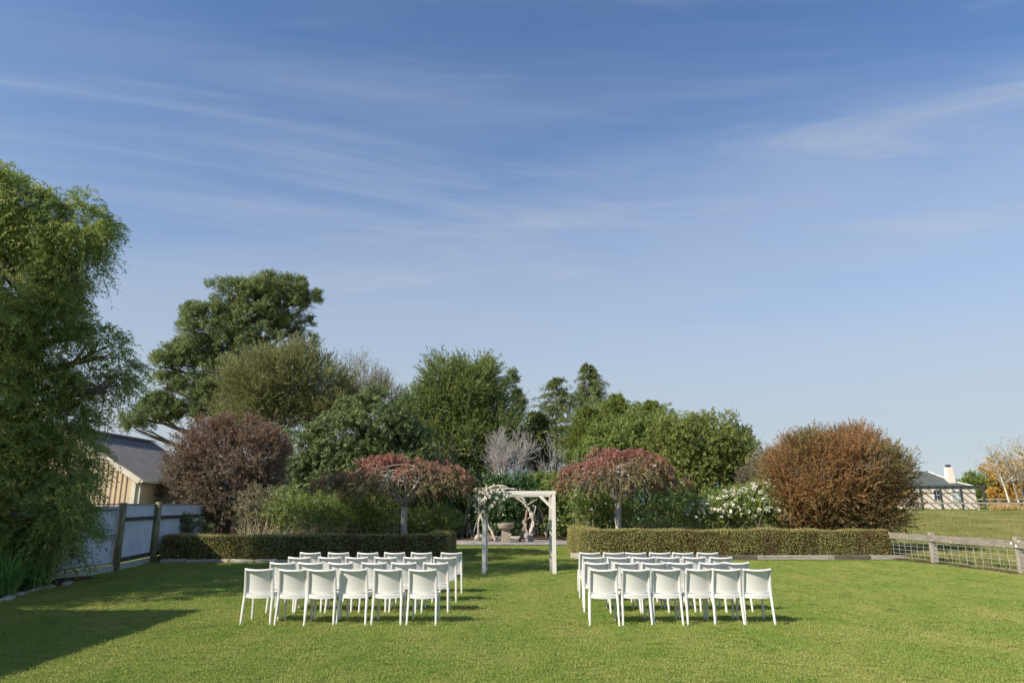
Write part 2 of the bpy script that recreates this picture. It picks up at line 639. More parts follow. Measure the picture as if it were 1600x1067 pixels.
M['palebark'] = simple("pale_grey_bark", (0.40, 0.375, 0.34), 0.85, 0.35, 10, 0.5, (1, 1, 1.6))
M['twig'] = simple("grey_twig", (0.37, 0.345, 0.325), 0.9, 0.25, 4)
M['darktwig'] = simple("dark_grey_twig", (0.17, 0.14, 0.14), 0.9, 0.25, 4)
M['cane'] = simple("straw_cane", (0.48, 0.45, 0.28), 0.8, 0.3, 3)
M['drift'] = simple("bleached_driftwood", (0.52, 0.46, 0.39), 0.8, 0.25, 7, 0.3, (2, 2, 0.6))
M['driftbrown'] = simple("brown_driftwood", (0.30, 0.19, 0.12), 0.8, 0.25, 7, 0.3)
M['driftgrey'] = simple("grey_root_wood", (0.26, 0.25, 0.25), 0.85, 0.4, 9, 0.6)
M['birch'] = simple("white_birch_bark", (0.62, 0.58, 0.52), 0.8, 0.2, 1.5, spec=0.2)


def stone_mat():
    m, t, b = mat("concrete_birdbath")
    n = noise(t, 14, 6, 0.65)
    n2 = noise(t, 3.0, 4, 0.6)
    r = ramp(t, [(0.3, (0.20, 0.17, 0.125)), (0.6, (0.36, 0.31, 0.24))], n)
    c = mixc(t, ramp(t, [(0.55, (0, 0, 0)), (0.7, (0.8, 0.8, 0.8))], n2).outputs[0], r.outputs[0], (0.20, 0.19, 0.06))
    t.links.new(c, b.inputs["Base Color"])
    b.inputs["Roughness"].default_value = 0.92
    bump(t, b, n, 0.5, 0.01)
    return m


M['stone'] = stone_mat()
M['edge'] = simple("grey_edging_timber", (0.33, 0.30, 0.27), 0.9, 0.35, 8, 0.5, (0.4, 3, 3))
M['edgedark'] = simple("dark_edging_timber", (0.12, 0.10, 0.085), 0.9, 0.4, 8, 0.5, (0.4, 3, 3))
M['edgestone'] = simple("pale_edging_stone", (0.40, 0.37, 0.33), 0.9, 0.25, 6, 0.6)


def lichen_timber():
    m, t, b = mat("lichen_fence_timber")
    n = noise(t, 7, 6, 0.65, 'Object', (3, 0.4, 3))
    base = ramp(t, [(0.3, (0.15, 0.135, 0.11)), (0.65, (0.30, 0.275, 0.23))], n).outputs[0]
    v = t.nodes.new("ShaderNodeTexVoronoi"); v.inputs["Scale"].default_value = 5.5
    c = t.nodes.new("ShaderNodeTexCoord"); t.links.new(c.outputs["Object"], v.inputs["Vector"])
    blob = ramp(t, [(0.16, (1, 1, 1)), (0.24, (0, 0, 0))], v.outputs["Distance"]).outputs[0]
    n3 = noise(t, 1.1, 2, 0.5)
    msk = t.nodes.new("ShaderNodeMath"); msk.operation = 'MULTIPLY'
    t.links.new(blob, msk.inputs[0])
    t.links.new(ramp(t, [(0.48, (0, 0, 0)), (0.58, (1, 1, 1))], n3).outputs[0], msk.inputs[1])
    sp = t.nodes.new("ShaderNodeSeparateColor"); t.links.new(v.outputs["Color"], sp.inputs[0])
    lc = ramp(t, [(0.0, (0.75, 0.73, 0.65)), (0.6, (0.70, 0.66, 0.5)), (0.66, (0.65, 0.30, 0.06)), (1, (0.7, 0.38, 0.08))], sp.outputs[0], 'CONSTANT').outputs[0]
    col = mixc(t, msk.outputs[0], base, lc)
    t.links.new(col, b.inputs["Base Color"])
    b.inputs["Roughness"].default_value = 0.9
    bump(t, b, n, 0.5, 0.01)
    return m


M['lichen'] = lichen_timber()
M['post'] = simple("weathered_post", (0.34, 0.31, 0.25), 0.9, 0.3, 7, 0.4, (3, 3, 0.4))
M['mosspost'] = simple("mossy_green_post", (0.17, 0.165, 0.085), 0.9, 0.4, 5, 0.4, (3, 3, 0.5), c2=(0.2, 0.2, 0.12))
M['darktimber'] = simple("dark_rail_timber", (0.07, 0.065, 0.055), 0.9, 0.4, 5, 0.3)
M['wire'] = simple("galvanised_wire", (0.50, 0.50, 0.48), 0.45, 0.1, 8)
M['iron'] = simple("pale_blue_corrugated_iron", (0.50, 0.575, 0.66), 0.55, 0.10, 2.2, c2=(0.53, 0.59, 0.67))
M['ironskirt'] = simple("streaked_base_board", (0.38, 0.42, 0.36), 0.8, 0.35, 6, stretch=(4, 4, 0.4))
M['gateframe'] = simple("grey_steel_gate_frame", (0.26, 0.28, 0.33), 0.5, 0.1, 3)
M['shedwall'] = simple("tan_shed_cladding", (0.58, 0.45, 0.31), 0.6, 0.06, 1.0)
M['shedtrim'] = simple("cream_shed_trim", (0.68, 0.62, 0.52), 0.6, 0.06, 2.0)
M['shedsoff'] = simple("brown_shed_soffit", (0.26, 0.19, 0.13), 0.7, 0.1, 2.0)


def roof_mat():
    m, t, b = mat("weathered_grey_roof")
    n = noise(t, 1.4, 5, 0.6, 'Object', (1, 2, 1))
    base = ramp(t, [(0.3, (0.12, 0.117, 0.12)), (0.7, (0.19, 0.182, 0.185))], n).outputs[0]
    n2 = noise(t, 9, 4, 0.7)
    n3 = noise(t, 0.9, 2, 0.5)
    k = t.nodes.new("ShaderNodeMath"); k.operation = 'MULTIPLY'
    t.links.new(ramp(t, [(0.58, (0, 0, 0)), (0.64, (1, 1, 1))], n2).outputs[0], k.inputs[0])
    t.links.new(ramp(t, [(0.5, (0, 0, 0)), (0.6, (1, 1, 1))], n3).outputs[0], k.inputs[1])
    t.links.new(mixc(t, k.outputs[0], base, (0.32, 0.31, 0.24)), b.inputs["Base Color"])
    b.inputs["Roughness"].default_value = 0.55
    return m


M['shedroof'] = roof_mat()
M['cream'] = simple("cream_weatherboard", (0.76, 0.66, 0.56), 0.7, 0.05, 1.0)
M['creamchim'] = simple("cream_chimney_render", (0.82, 0.72, 0.63), 0.8, 0.06, 1.0)
M['greenroof'] = simple("grey_green_roof_iron", (0.10, 0.12, 0.113), 0.9, 0.07, 0.7, spec=0.08)
M['darkpost'] = simple("dark_green_verandah_timber", (0.045, 0.06, 0.06), 0.6, 0.15, 2.0)
M['blueglass'] = simple("dark_window_glass", (0.02, 0.03, 0.06), 0.08, 0.1, 1.0, spec=0.8)
M['paleglass'] = simple("pale_curtained_glass", (0.42, 0.47, 0.47), 0.15, 0.15, 1.5, spec=0.7)
M['whitetrim'] = simple("white_house_trim", (0.78, 0.76, 0.72), 0.6, 0.04, 2.0)
M['lime'] = simple("pale_weatherboard", (0.62, 0.6, 0.54), 0.7, 0.06, 1.0)

G = lambda *c: c
M['leaf_big'] = leaf_mat("golden_green_narrow_leaf", [(0, (0.05, 0.09, 0.028)), (0.5, (0.115, 0.155, 0.042)), (1, (0.25, 0.255, 0.08))], 0.35)
M['leaf_pine'] = leaf_mat("pine_needle", [(0, (0.04, 0.062, 0.025)), (0.5, (0.085, 0.115, 0.042)), (0.97, (0.165, 0.185, 0.07)), (1, (0.25, 0.12, 0.05))], 0.2)
M['leaf_olive'] = leaf_mat("olive_wispy_leaf", [(0, (0.05, 0.06, 0.022)), (0.5, (0.105, 0.115, 0.042)), (1, (0.2, 0.185, 0.09))], 0.25)
M['leaf_greyolive'] = leaf_mat("grey_olive_leaf", [(0, (0.06, 0.06, 0.035)), (0.5, (0.11, 0.105, 0.06)), (1, (0.19, 0.165, 0.11))], 0.2)
M['leaf_brown'] = leaf_mat("bronze_brown_leaf", [(0, (0.05, 0.045, 0.033)), (0.5, (0.10, 0.083, 0.062)), (1, (0.19, 0.145, 0.105))], 0.25,
                           tip=[(0, (0.13, 0.06, 0.042)), (0.92, (0.22, 0.105, 0.07)), (1, (0.42, 0.10, 0.11))])
M['leaf_laurel'] = leaf_mat("glossy_broad_leaf", [(0, (0.03, 0.055, 0.025)), (0.5, (0.08, 0.108, 0.042)), (0.9, (0.15, 0.175, 0.07)), (1, (0.2, 0.22, 0.11))], 0.28, 0.5, spec=0.3)
M['leaf_cyp'] = leaf_mat("yellow_green_cypress_spray", [(0, (0.04, 0.066, 0.022)), (0.5, (0.09, 0.12, 0.036)), (1, (0.17, 0.185, 0.06))], 0.25)
M['leaf_lime'] = leaf_mat("lime_green_cypress_spray", [(0, (0.05, 0.078, 0.018)), (0.5, (0.105, 0.135, 0.03)), (1, (0.19, 0.2, 0.05))], 0.3)
M['leaf_darkcon'] = leaf_mat("dark_conifer_spray", [(0, (0.04, 0.06, 0.022)), (0.5, (0.08, 0.102, 0.036)), (1, (0.15, 0.165, 0.055))], 0.2)
M['leaf_round'] = leaf_mat("mid_green_leaf", [(0, (0.05, 0.085, 0.022)), (0.5, (0.105, 0.145, 0.038)), (1, (0.2, 0.215, 0.07))], 0.3)
M['leaf_yel'] = leaf_mat("yellow_green_leaf", [(0, (0.06, 0.085, 0.024)), (0.5, (0.125, 0.148, 0.042)), (1, (0.22, 0.225, 0.075))], 0.35)
M['leaf_dark'] = leaf_mat("dark_camellia_leaf", [(0, (0.018, 0.04, 0.016)), (0.6, (0.04, 0.08, 0.026)), (1, (0.11, 0.15, 0.045))], 0.22, 0.35, spec=0.5)
M['leaf_rose'] = leaf_mat("rose_leaf", [(0, (0.05, 0.09, 0.022)), (0.5, (0.12, 0.165, 0.042)), (1, (0.24, 0.25, 0.09))], 0.35)
M['leaf_weep'] = leaf_mat("weeping_leaf", [(0, (0.055, 0.06, 0.026)), (0.5, (0.11, 0.10, 0.045)), (1, (0.2, 0.15, 0.08))], 0.35,
                          tip=[(0, (0.18, 0.065, 0.045)), (0.6, (0.32, 0.155, 0.12)), (0.9, (0.36, 0.215, 0.16)), (1, (0.46, 0.09, 0.09))])
M['leaf_orange'] = leaf_mat("orange_bronze_leaf", [(0, (0.04, 0.05, 0.02)), (0.5, (0.095, 0.095, 0.038)), (1, (0.165, 0.15, 0.06))], 0.25,
                            tip=[(0, (0.15, 0.078, 0.038)), (0.6, (0.30, 0.15, 0.065)), (0.96, (0.40, 0.22, 0.10)), (1, (0.5, 0.10, 0.13))])
M['leaf_hedge'] = leaf_mat("clipped_hedge_leaf", [(0, (0.085, 0.095, 0.034)), (0.5, (0.195, 0.19, 0.066)), (1, (0.34, 0.30, 0.125))], 0.25, 0.45,
                           patch=(1.1, 0.5, 0.68, (1.8, 1.8, 0.5), [(0, (0.16, 0.10, 0.05)), (0.6, (0.34, 0.22, 0.11)), (1, (0.5, 0.34, 0.19))]))
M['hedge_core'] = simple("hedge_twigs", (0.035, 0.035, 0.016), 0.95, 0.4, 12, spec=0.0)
M['leaf_autumn'] = leaf_mat("autumn_gold_leaf", [(0, (0.15, 0.10, 0.025)), (0.5, (0.29, 0.19, 0.05)), (1, (0.42, 0.28, 0.08))], 0.35)
M['leaf_birch'] = leaf_mat("thin_birch_leaf", [(0, (0.11, 0.09, 0.045)), (0.5, (0.18, 0.145, 0.08)), (1, (0.25, 0.21, 0.13))], 0.3)
M['leaf_euc'] = leaf_mat("grey_green_eucalyptus_leaf", [(0, (0.035, 0.065, 0.035)), (0.55, (0.10, 0.14, 0.085)), (1, (0.28, 0.32, 0.22))], 0.2)
M['petal'] = simple("white_petal", (0.80, 0.77, 0.68), 0.6, 0.05, 20)
M['petalcream'] = simple("cream_petal", (0.76, 0.66, 0.50), 0.6, 0.08, 20)
M['straw'] = leaf_mat("straw_tussock_blade", [(0, (0.18, 0.13, 0.05)), (1, (0.42, 0.32, 0.16))], 0.3)

# ================================================================== GROUND
def sheet(name, poly, z, m, kind="structure", cuts=0):
    me = bpy.data.meshes.new(name)
    bm = bmesh.new()
    vs = [bm.verts.new((x, y, z)) for x, y in poly]
    bm.faces.new(vs)
    if cuts:
        bmesh.ops.triangulate(bm, faces=bm.faces)
    bm.normal_update()
    for f in bm.faces:
        if f.normal.z < 0: f.normal_flip()
    bm.to_mesh(me); bm.free()
    o = link_mesh(name, me, m)
    o["kind"] = kind
    return o


ys = np.concatenate([[-300, -60, 0, 20, 32, 38], np.linspace(40, 112, 37), [150, 300, 800, 2000, 5200]])
xs = np.concatenate([[-4000, -800, -200, -60, -20], np.linspace(0, 120, 13), [200, 800, 4000]])
gv = [(x, y, float(gz(x, y)) - 0.02) for y in ys for x in xs]
nx = len(xs)
gf = [(j * nx + i, j * nx + i + 1, (j + 1) * nx + i + 1, (j + 1) * nx + i) for j in range(len(ys) - 1) for i in range(nx - 1)]
me = bpy.data.meshes.new("ground"); me.from_pydata(gv, [], gf); me.update()
tag(link_mesh("ground", me, M['paddock'], smooth=True), kind="structure")

FENCE = [(14.25, 11.5), (13.80, 15.6), (13.45, 18.9), (13.12, 22.2), (12.80, 25.5), (12.5, 28.8)]
lawn_poly = [(-24, -14), (14.9, -14), (14.6, 5), (14.35, 11.5), (13.9, 15.6), (13.5, 18.9), (13.1, 22.1), (12.7, 25.0), (12.4, 31.2), (-24, 31.2)]
sheet("lawn", lawn_poly, 0.0, M['lawn'])
sheet("gravel_path", [(-9.5, 31.2), (8, 31.2), (8, 36.9), (-9.5, 36.9)], 0.012, M['gravel'])


def lumpy(name, poly_fn, x0, x1, y0, y1, nx_, ny_, z0, amp, m, seed):
    """sheet with small humps, edges irregular"""
    r = np.random.default_rng(seed)
    X = np.linspace(x0, x1, nx_); Yv = np.linspace(y0, y1, ny_)
    vs = []
    for j, y in enumerate(Yv):
        for i, x in enumerate(X):
            xx, yy = poly_fn(x, y)
            e = min(i, nx_ - 1 - i, j, ny_ - 1 - j)
            vs.append((xx, yy, z0 + (amp * (0.4 + 0.6 * r.random()) if e > 0 else 0)))
    fs = [(j * nx_ + i, j * nx_ + i + 1, (j + 1) * nx_ + i + 1, (j + 1) * nx_ + i) for j in range(ny_ - 1) for i in range(nx_ - 1)]
    me_ = bpy.data.meshes.new(name); me_.from_pydata(vs, [], fs); me_.update()
    o = link_mesh(name, me_, m, smooth=True)
    o["kind"] = "structure"
    return o


lumpy("mulch_bed", lambda x, y: (x, y + (0.35 * math.sin(x * 0.9) + 0.2 * math.sin(x * 2.3)) * (1 if y < 37 else 0)), -24, 24, 36.0, 41, 90, 12, 0.014, 0.16, M['soil'], 3)
lumpy("soil_bed", lambda x, y: (x, y), -11.0, -2.6, 23.2, 27.2, 30, 14, 0.008, 0.12, M['soil'], 4)
lumpy("soil_bed", lambda x, y: (x, y), 2.9, 12.8, 24.6, 28.6, 30, 14, 0.008, 0.12, M['soil'], 5)
lumpy("soil_bed", lambda x, y: (x + (0.15 * math.sin(y * 1.3) + 0.28 * max(0, 15.2 - y) if x > -11 else 0), y), -16, -10.25, 9.5, 18.2, 14, 30, 0.006, 0.07, M['soil'], 6)
fl_v = [(x_, y_, float(gz(0, y_)) + 0.03) for y_ in (40.8, 46, 52, 60, 68) for x_ in (-28, -12, 4, 13)]
me = bpy.data.meshes.new("woodland_floor"); me.from_pydata(fl_v, [], [(4 * j + i, 4 * j + i + 1, 4 * j + i + 5, 4 * j + i + 4) for j in range(4) for i in range(3)]); me.update()
tag(link_mesh("woodland_floor", me, M['soil'], smooth=True), kind="structure")
# bare strip of earth under the right fence
lumpy("bare_earth_strip", lambda x, y: (x + float(np.interp(y, [11, 15.6, 18.9, 22.2, 24.2], [14.3, 13.8, 13.45, 13.1, 12.9])) + 0.07 * math.sin(y * 5.1), y), -0.28, 0.22, 11.0, 24.2, 5, 60, 0.006, 0.03, M['soil'], 7)

cl = at(1300, 790, 85)[0]
vs = [(x_, y_, float(gz(0, y_)) - 0.005) for y_ in (80.5, 86, 92, 98) for x_ in (cl, cl + 60)]
me = bpy.data.meshes.new("cottage_lawn"); me.from_pydata(vs, [], [(2 * i, 2 * i + 1, 2 * i + 3, 2 * i + 2) for i in range(3)]); me.update()
tag(link_mesh("cottage_lawn", me, M['lawn']), kind="structure")
# far hills
hv = []
hx = np.linspace(-3500, 3500, 90)
for j, (yy, k) in enumerate(((2300, 0), (2700, 0.75), (3000, 1.0), (3600, 0.4))):
    for x in hx:
        h = 118 + 22 * math.sin(x * 0.0021 + 1.2) + 9 * math.sin(x * 0.0083) + 4 * math.sin(x * 0.021)
        hv.append((x, yy + 80 * math.sin(x * 0.003 + j), 1.2 + h * k * 1.12))
hf = [(j * 90 + i, j * 90 + i + 1, (j + 1) * 90 + i + 1, (j + 1) * 90 + i) for j in range(3) for i in range(89)]
me = bpy.data.meshes.new("hills"); me.from_pydata(hv, [], hf); me.update()
tag(link_mesh("hills", me, M['hill'], smooth=True), kind="structure")


# ------------------------------------------------------------------ grass (tuft copies scattered over the sheets)
def tuft(name, n, rad, h, wdt, lean, m, seed):
    r = np.random.default_rng(seed)
    a = r.uniform(0, 6.283, n); q = rad * np.sqrt(r.uniform(0, 1, n))
    b = np.stack([q * np.cos(a), q * np.sin(a), np.full(n, -0.004)], 1)
    d = unit(np.stack([r.normal(0, lean, n), r.normal(0, lean, n), np.ones(n)], 1))
    hh = r.uniform(h[0], h[1], n)
    V = leaves(b, d, hh, wdt, None, 0.1, r)
    return quads_mesh(name, V, {"rnd": r.uniform(0, 1, n)})


def scatter(name, pts, scl, rng, src, label, stripe=0.0):
    me_ = bpy.data.meshes.new(name)
    n = len(pts)
    me_.vertices.add(n)
    me_.vertices.foreach_set("co", pts.astype(np.float32).reshape(-1))
    a = me_.attributes.new("scl", 'FLOAT_VECTOR', 'POINT')
    sv = np.stack([scl, scl, scl * rng.uniform(0.7, 1.25, n)], 1)
    a.data.foreach_set("vector", sv.astype(np.float32).reshape(-1))
    a = me_.attributes.new("rot", 'FLOAT_VECTOR', 'POINT')
    rv = np.stack([rng.normal(0, 0.06, n), rng.normal(0, 0.06, n), rng.uniform(0, 6.283, n)], 1)
    if stripe:                                # the mower lays neighbouring strips over in opposite directions
        rv[:, 0] += np.where(np.sin(pts[:, 0] * 2 * math.pi / 1.15 + 0.4 * np.sin(pts[:, 1] * 0.3)) > 0, stripe, -stripe)
        rv[:, 2] = rng.uniform(-1.6, 1.6, n)
    a.data.foreach_set("vector", rv.astype(np.float32).reshape(-1))
    me_.update()
    o = link_mesh(name, me_, None)
    tag(o, label, None, None, "stuff")
    ng = bpy.data.node_groups.new(name, 'GeometryNodeTree')
    ng.interface.new_socket("Geometry", in_out='INPUT', socket_type='NodeSocketGeometry')
    ng.interface.new_socket("Geometry", in_out='OUTPUT', socket_type='NodeSocketGeometry')
    gi = ng.nodes.new("NodeGroupInput"); go = ng.nodes.new("NodeGroupOutput")
    ip = ng.nodes.new("GeometryNodeInstanceOnPoints")
    ob = ng.nodes.new("GeometryNodeObjectInfo"); ob.inputs["Object"].default_value = src
    a1 = ng.nodes.new("GeometryNodeInputNamedAttribute"); a1.data_type = 'FLOAT_VECTOR'; a1.inputs["Name"].default_value = "scl"
    a2 = ng.nodes.new("GeometryNodeInputNamedAttribute"); a2.data_type = 'FLOAT_VECTOR'; a2.inputs["Name"].default_value = "rot"
    ng.links.new(gi.outputs[0], ip.inputs["Points"])
    ng.links.new(ob.outputs["Geometry"], ip.inputs["Instance"])
    ng.links.new(a1.outputs["Attribute"], ip.inputs["Scale"])
    e2r = ng.nodes.new("FunctionNodeEulerToRotation")
    ng.links.new(a2.outputs["Attribute"], e2r.inputs[0])
    ng.links.new(e2r.outputs[0], ip.inputs["Rotation"])
    ng.links.new(ip.outputs[0], go.inputs[0])
    md = o.modifiers.new("scatter", 'NODES'); md.node_group = ng
    return o


def in_poly(P, poly):
    x, y = P[:, 0], P[:, 1]
    ins = np.zeros(len(P), bool)
    n = len(poly)
    for i in range(n):
        x1, y1 = poly[i]; x2, y2 = poly[(i + 1) % n]
        c = ((y1 > y) != (y2 > y)) & (x < (x2 - x1) * (y - y1) / (y2 - y1 + 1e-12) + x1)
        ins ^= c
    return ins


gr = np.random.default_rng(21)
src = link_mesh("grass_tuft", tuft("grass_tuft", 170, 0.14, (0.012, 0.028), 0.0045, 0.65, M['blade'], 5), M['blade'])
src.location = (0.3, 7.2, 0); tag(src, kind="stuff")


def ypts(n, y0, y1, dens_pow, rng, half=0.92):
    u = rng.uniform(0, 1, n)
    # density along y ~ width(y) * y^-p
    yy = np.linspace(y0, y1, 400)
    wgt = yy ** (1 - dens_pow); cdf = np.cumsum(wgt); cdf /= cdf[-1]
    y = np.interp(u, cdf, yy)
    x = rng.uniform(-1, 1, n) * y * half
    return np.stack([x, y, np.zeros(n)], 1)


P = ypts(52000, 5.0, 31.2, 0.9, gr)
P = P[in_poly(P, lawn_poly)]
bad = (P[:, 1] < 18) & (P[:, 0] < -10.25 + 0.28 * np.maximum(0, 15.2 - P[:, 1]) + 0.1) & (P[:, 1] > 9.5)
bad |= (P[:, 1] > 22.9) & ((P[:, 0] < -2.5) | (P[:, 0] > 2.8)) & (P[:, 1] < 28)
fx = np.interp(P[:, 1], [11, 15.6, 18.9, 22.2, 24.2], [14.3, 13.8, 13.45, 13.1, 12.9])
bad |= P[:, 0] > fx - 0.3
P = P[~bad]
scatter("lawn_grass", P, gr.uniform(0.85, 1.35, len(P)) * (1 + 0.010 * P[:, 1]), gr, src, "short mown green grass of the lawn", 0.15)

lr = np.random.default_rng(77)
lp = ypts(260, 8.0, 30.5, 0.2, lr, 0.85)
lp = lp[in_poly(lp, lawn_poly) & (lp[:, 0] > -9)]
near = np.stack([lr.normal(-8.0, 1.6, 90), lr.normal(17.5, 2.4, 90), np.zeros(90)], 1)
lp = np.concatenate([lp, near]); lp[:, 2] = lr.uniform(0.02, 0.03, len(lp))
ld = unit(np.stack([lr.normal(size=len(lp)), lr.normal(size=len(lp)), lr.normal(0, 0.25, len(lp))], 1))
fo = quads_mesh("fallen_leaves", leaves(lp, ld, lr.uniform(0.03, 0.06, len(lp)), 0.028, np.array((0, 0, 1.5)), 0.25, lr), {"rnd": lr.uniform(0, 1, len(lp))})
tag(link_mesh("fallen_leaves", fo, M['straw']), "small dry fallen leaves scattered on the lawn", kind="stuff")

src2 = link_mesh("paddock_tuft", tuft("paddock_tuft", 60, 0.28, (0.08, 0.24), 0.016, 0.55, M['dryblade'], 6), M['dryblade'])
src2.location = (15.0, 17.5, 0); tag(src2, kind="stuff")
P = ypts(42000, 15, 79.5, 0.6, gr, 0.85)
P = P[P[:, 0] > np.interp(P[:, 1], [11, 18.9, 25, 60], [14.6, 13.75, 12.9, 12.0])]
P[:, 2] = gz(P[:, 0], P[:, 1]) - 0.02
scatter("paddock_grass", P, gr.uniform(0.7, 1.3, len(P)) * (0.8 + 0.004 * P[:, 1]), gr, src2, "rough yellowing paddock grass beyond the rail fence")

# ================================================================== STRUCTURES
# ---- off-frame farmhouse whose shadow falls on the near left lawn
hs = thing("farmhouse", "long low pale weatherboard house left of the lawn", "house", (-13.5, 3.5, 0))
b = MB(); b.box(-19.5, -9.75, -12, 9.6, 0, 3.15); b.build("wall", M['lime'], hs)
b = MB(); b.box(-20.0, -9.30, -12.5, 10.05, 3.15, 3.42); rf = b.build("roof", M['greenroof'], hs)
b = MB(); b.tube([(-9.42, 7.75, 3.42), (-9.42, 7.75, 4.5)], 0.035, 8); b.build("vent_pipe", M['gateframe'], hs)
for k in range(4):
    y0 = -9 + k * 4.4
    b = MB(); b.box(-9.752, -9.70, y0, y0 + 1.6, 0.9, 2.2); wn = b.build("window", M['whitetrim'], hs)
    b = MB(); b.box(-9.705, -9.694, y0 + 0.08, y0 + 1.52, 0.98, 2.12); b.build("pane", M['blueglass'], wn)


# ---- corrugated sheets
def corrugated(mb, p0, p1, z0, z1, amp=0.016, pitch=0.076, nrm=None, th=0.0):
    p0 = np.array(p0, float); p1 = np.array(p1, float)
    Ln = np.linalg.norm(p1 - p0); d = (p1 - p0) / Ln
    nr = np.array((-d[1], d[0]))
    n = int(Ln / pitch * 4)
    vs = []
    for i in range(n + 1):
        q = p0 + d * Ln * i / n + nr * amp * math.sin(2 * math.pi * i / 4)
        vs += [(q[0], q[1], z0), (q[0], q[1], z1)]
    fs = [(2 * i, 2 * i + 2, 2 * i + 3, 2 * i + 1) for i in range(n)]
    mb.add(vs, fs)


FA, FB, FC, FD = (-10.95, 16.9), (-10.82, 19.55), (-11.22, 22.3), (-11.7, 27.0)
fg = thing("corrugated_iron_fence", "pale corrugated iron fence with mossy posts beside the clipped hedge", "fence", (-11.0, 20.9, 0))
b = MB(); corrugated(b, (FB[0] - 0.07, FB[1] + 0.06), (FC[0] - 0.09, FC[1] - 0.03), 0.30, 1.78); b.build("iron_sheet", M['iron'], fg)
b = MB(); corrugated(b, (FC[0] - 0.09, FC[1] + 0.01), (FD[0] - 0.07, FD[1]), 0.30, 1.76); b.build("iron_sheet", M['iron'], fg)
for p, h in ((FB, 1.83), (FC, 1.86), (FD, 1.8)):
    b = MB(); b.tube([(p[0], p[1], -0.05), (p[0] + 0.01, p[1] - 0.02, h)], [0.105, 0.095], 10); b.build("post", M['mosspost'], fg, smooth=True)
for a_, b_ in ((FB, FC), (FC, FD)):
    for z, hh, mm_ in ((1.38, 0.10, 'darktimber'), (0.28, 0.12, 'darktimber')):
        b = MB(); b.beam((a_[0] - 0.045, a_[1] + 0.1, z), (b_[0] - 0.045, b_[1] - 0.1, z), 0.05, hh); b.build("rail", M[mm_], fg)
    b = MB(); b.beam((a_[0] - 0.07, a_[1] + 0.05, 1.79), (b_[0] - 0.08, b_[1], 1.79), 0.06, 0.035); b.build("capping", M['gateframe'], fg)
    b = MB(); b.beam((a_[0] - 0.03, a_[1] + 0.08, 0.10), (b_[0] - 0.05, b_[1] - 0.08, 0.10), 0.03, 0.18); b.build("base_board", M['ironskirt'], fg)

gt = thing("iron_gate", "pale corrugated iron gate with grey steel frame, partly behind the big tree", "gate", (-10.95, 17.7, 0))
b = MB(); corrugated(b, FA, (FB[0] - 0.05, FB[1] - 0.15), 0.22, 1.74, 0.006); b.build("iron_sheet", M['iron'], gt)
gdir = np.array(FB) - np.array(FA); gl = np.linalg.norm(gdir); gd = gdir / gl
gp = lambda s_, z: (FA[0] + gd[0] * s_ + 0.03, FA[1] + gd[1] * s_, z)
for (s0, z0, s1, z1) in ((0, 1.66, gl - 0.2, 1.66), (0, 0.98, gl - 0.2, 0.98), (0, 0.24, gl - 0.2, 0.24), (gl - 0.2, 0.24, gl - 0.2, 1.66), (0.05, 0.24, 0.05, 1.66)):
    b = MB(); b.tube([gp(s0, z0), gp(s1, z1)], 0.024, 8); b.build("frame_tube", M['gateframe'], gt, smooth=True)
b = MB(); b.beam(gp(0, 0.11), gp(gl - 0.15, 0.11), 0.03, 0.18); b.build("base_board", M['ironskirt'], gt)
b = MB(); b.beam(gp(-0.1, 1.79), gp(gl - 0.15, 1.79), 0.05, 0.03); b.build("capping", M['gateframe'], gt)

# ---- tan shed
EX, SY0, SY1, RX, EH, RH = -13.85, 26.0, 32.4, -17.0, 2.72, 4.62
sh = thing("shed", "tan metal clad shed with dark lichen spotted gable roof behind the iron fence", "shed", (-17, 29, 0))
WX = -20.15


def wall_top(x):
    return EH + (RH - EH) * (1 - abs(x - RX) / (EX - RX)) - 0.06


b = MB()
vs = []; prof = []
x = WX + 0.1
while x < EX - 0.22:                       # ribbed gable sheet
    for dxp, dyp in ((0, 0), (0.075, 0), (0.095, -0.032), (0.135, -0.032), (0.155, 0)):
        prof.append((x + dxp, dyp))
    x += 0.19
vs = []
for (xx, yy) in prof:
    vs += [(xx, SY0 + 0.05 + yy, 0), (xx, SY0 + 0.05 + yy, wall_top(xx))]
b.add(vs, [(2 * i, 2 * i + 2, 2 * i + 3, 2 * i + 1) for i in range(len(prof) - 1)])
b.build("gable_wall", M['shedwall'], sh)
b = MB()
vs = []
prof = []
y = SY0 + 0.1
while y < SY1 - 0.2:
    for dyp, dxp in ((0, 0), (0.045, 0), (0.055, 0.012), (0.085, 0.012), (0.095, 0)):
        prof.append((y + dyp, dxp))
    y += 0.11
for (yy, dxx) in prof:
    vs += [(EX - 0.20 + dxx, yy, 0), (EX - 0.20 + dxx, yy, EH - 0.05)]
b.add(vs, [(2 * i, 2 * i + 2, 2 * i + 3, 2 * i + 1) for i in range(len(prof) - 1)])
b.build("side_wall", M['shedwall'], sh)
b = MB(); b.box(WX + 0.1, EX - 0.22, SY1 - 0.12, SY1 - 0.06, 0, EH); b.box(WX + 0.08, WX + 0.14, SY0 + 0.1, SY1 - 0.13, 0, EH)
b.build("back_wall", M['shedwall'], sh)
b = MB(); b.box(EX - 0.34, EX - 0.17, SY0 - 0.01, SY0 + 0.09, 0, EH - 0.03); b.build("corner_flashing", M['shedtrim'], sh)
b = MB(); b.box(EX - 0.155, EX - 0.02, SY0 + 0.06, SY0 + 0.12, 0.0, EH - 0.08); b.build("downpipe", M['shedtrim'], sh)
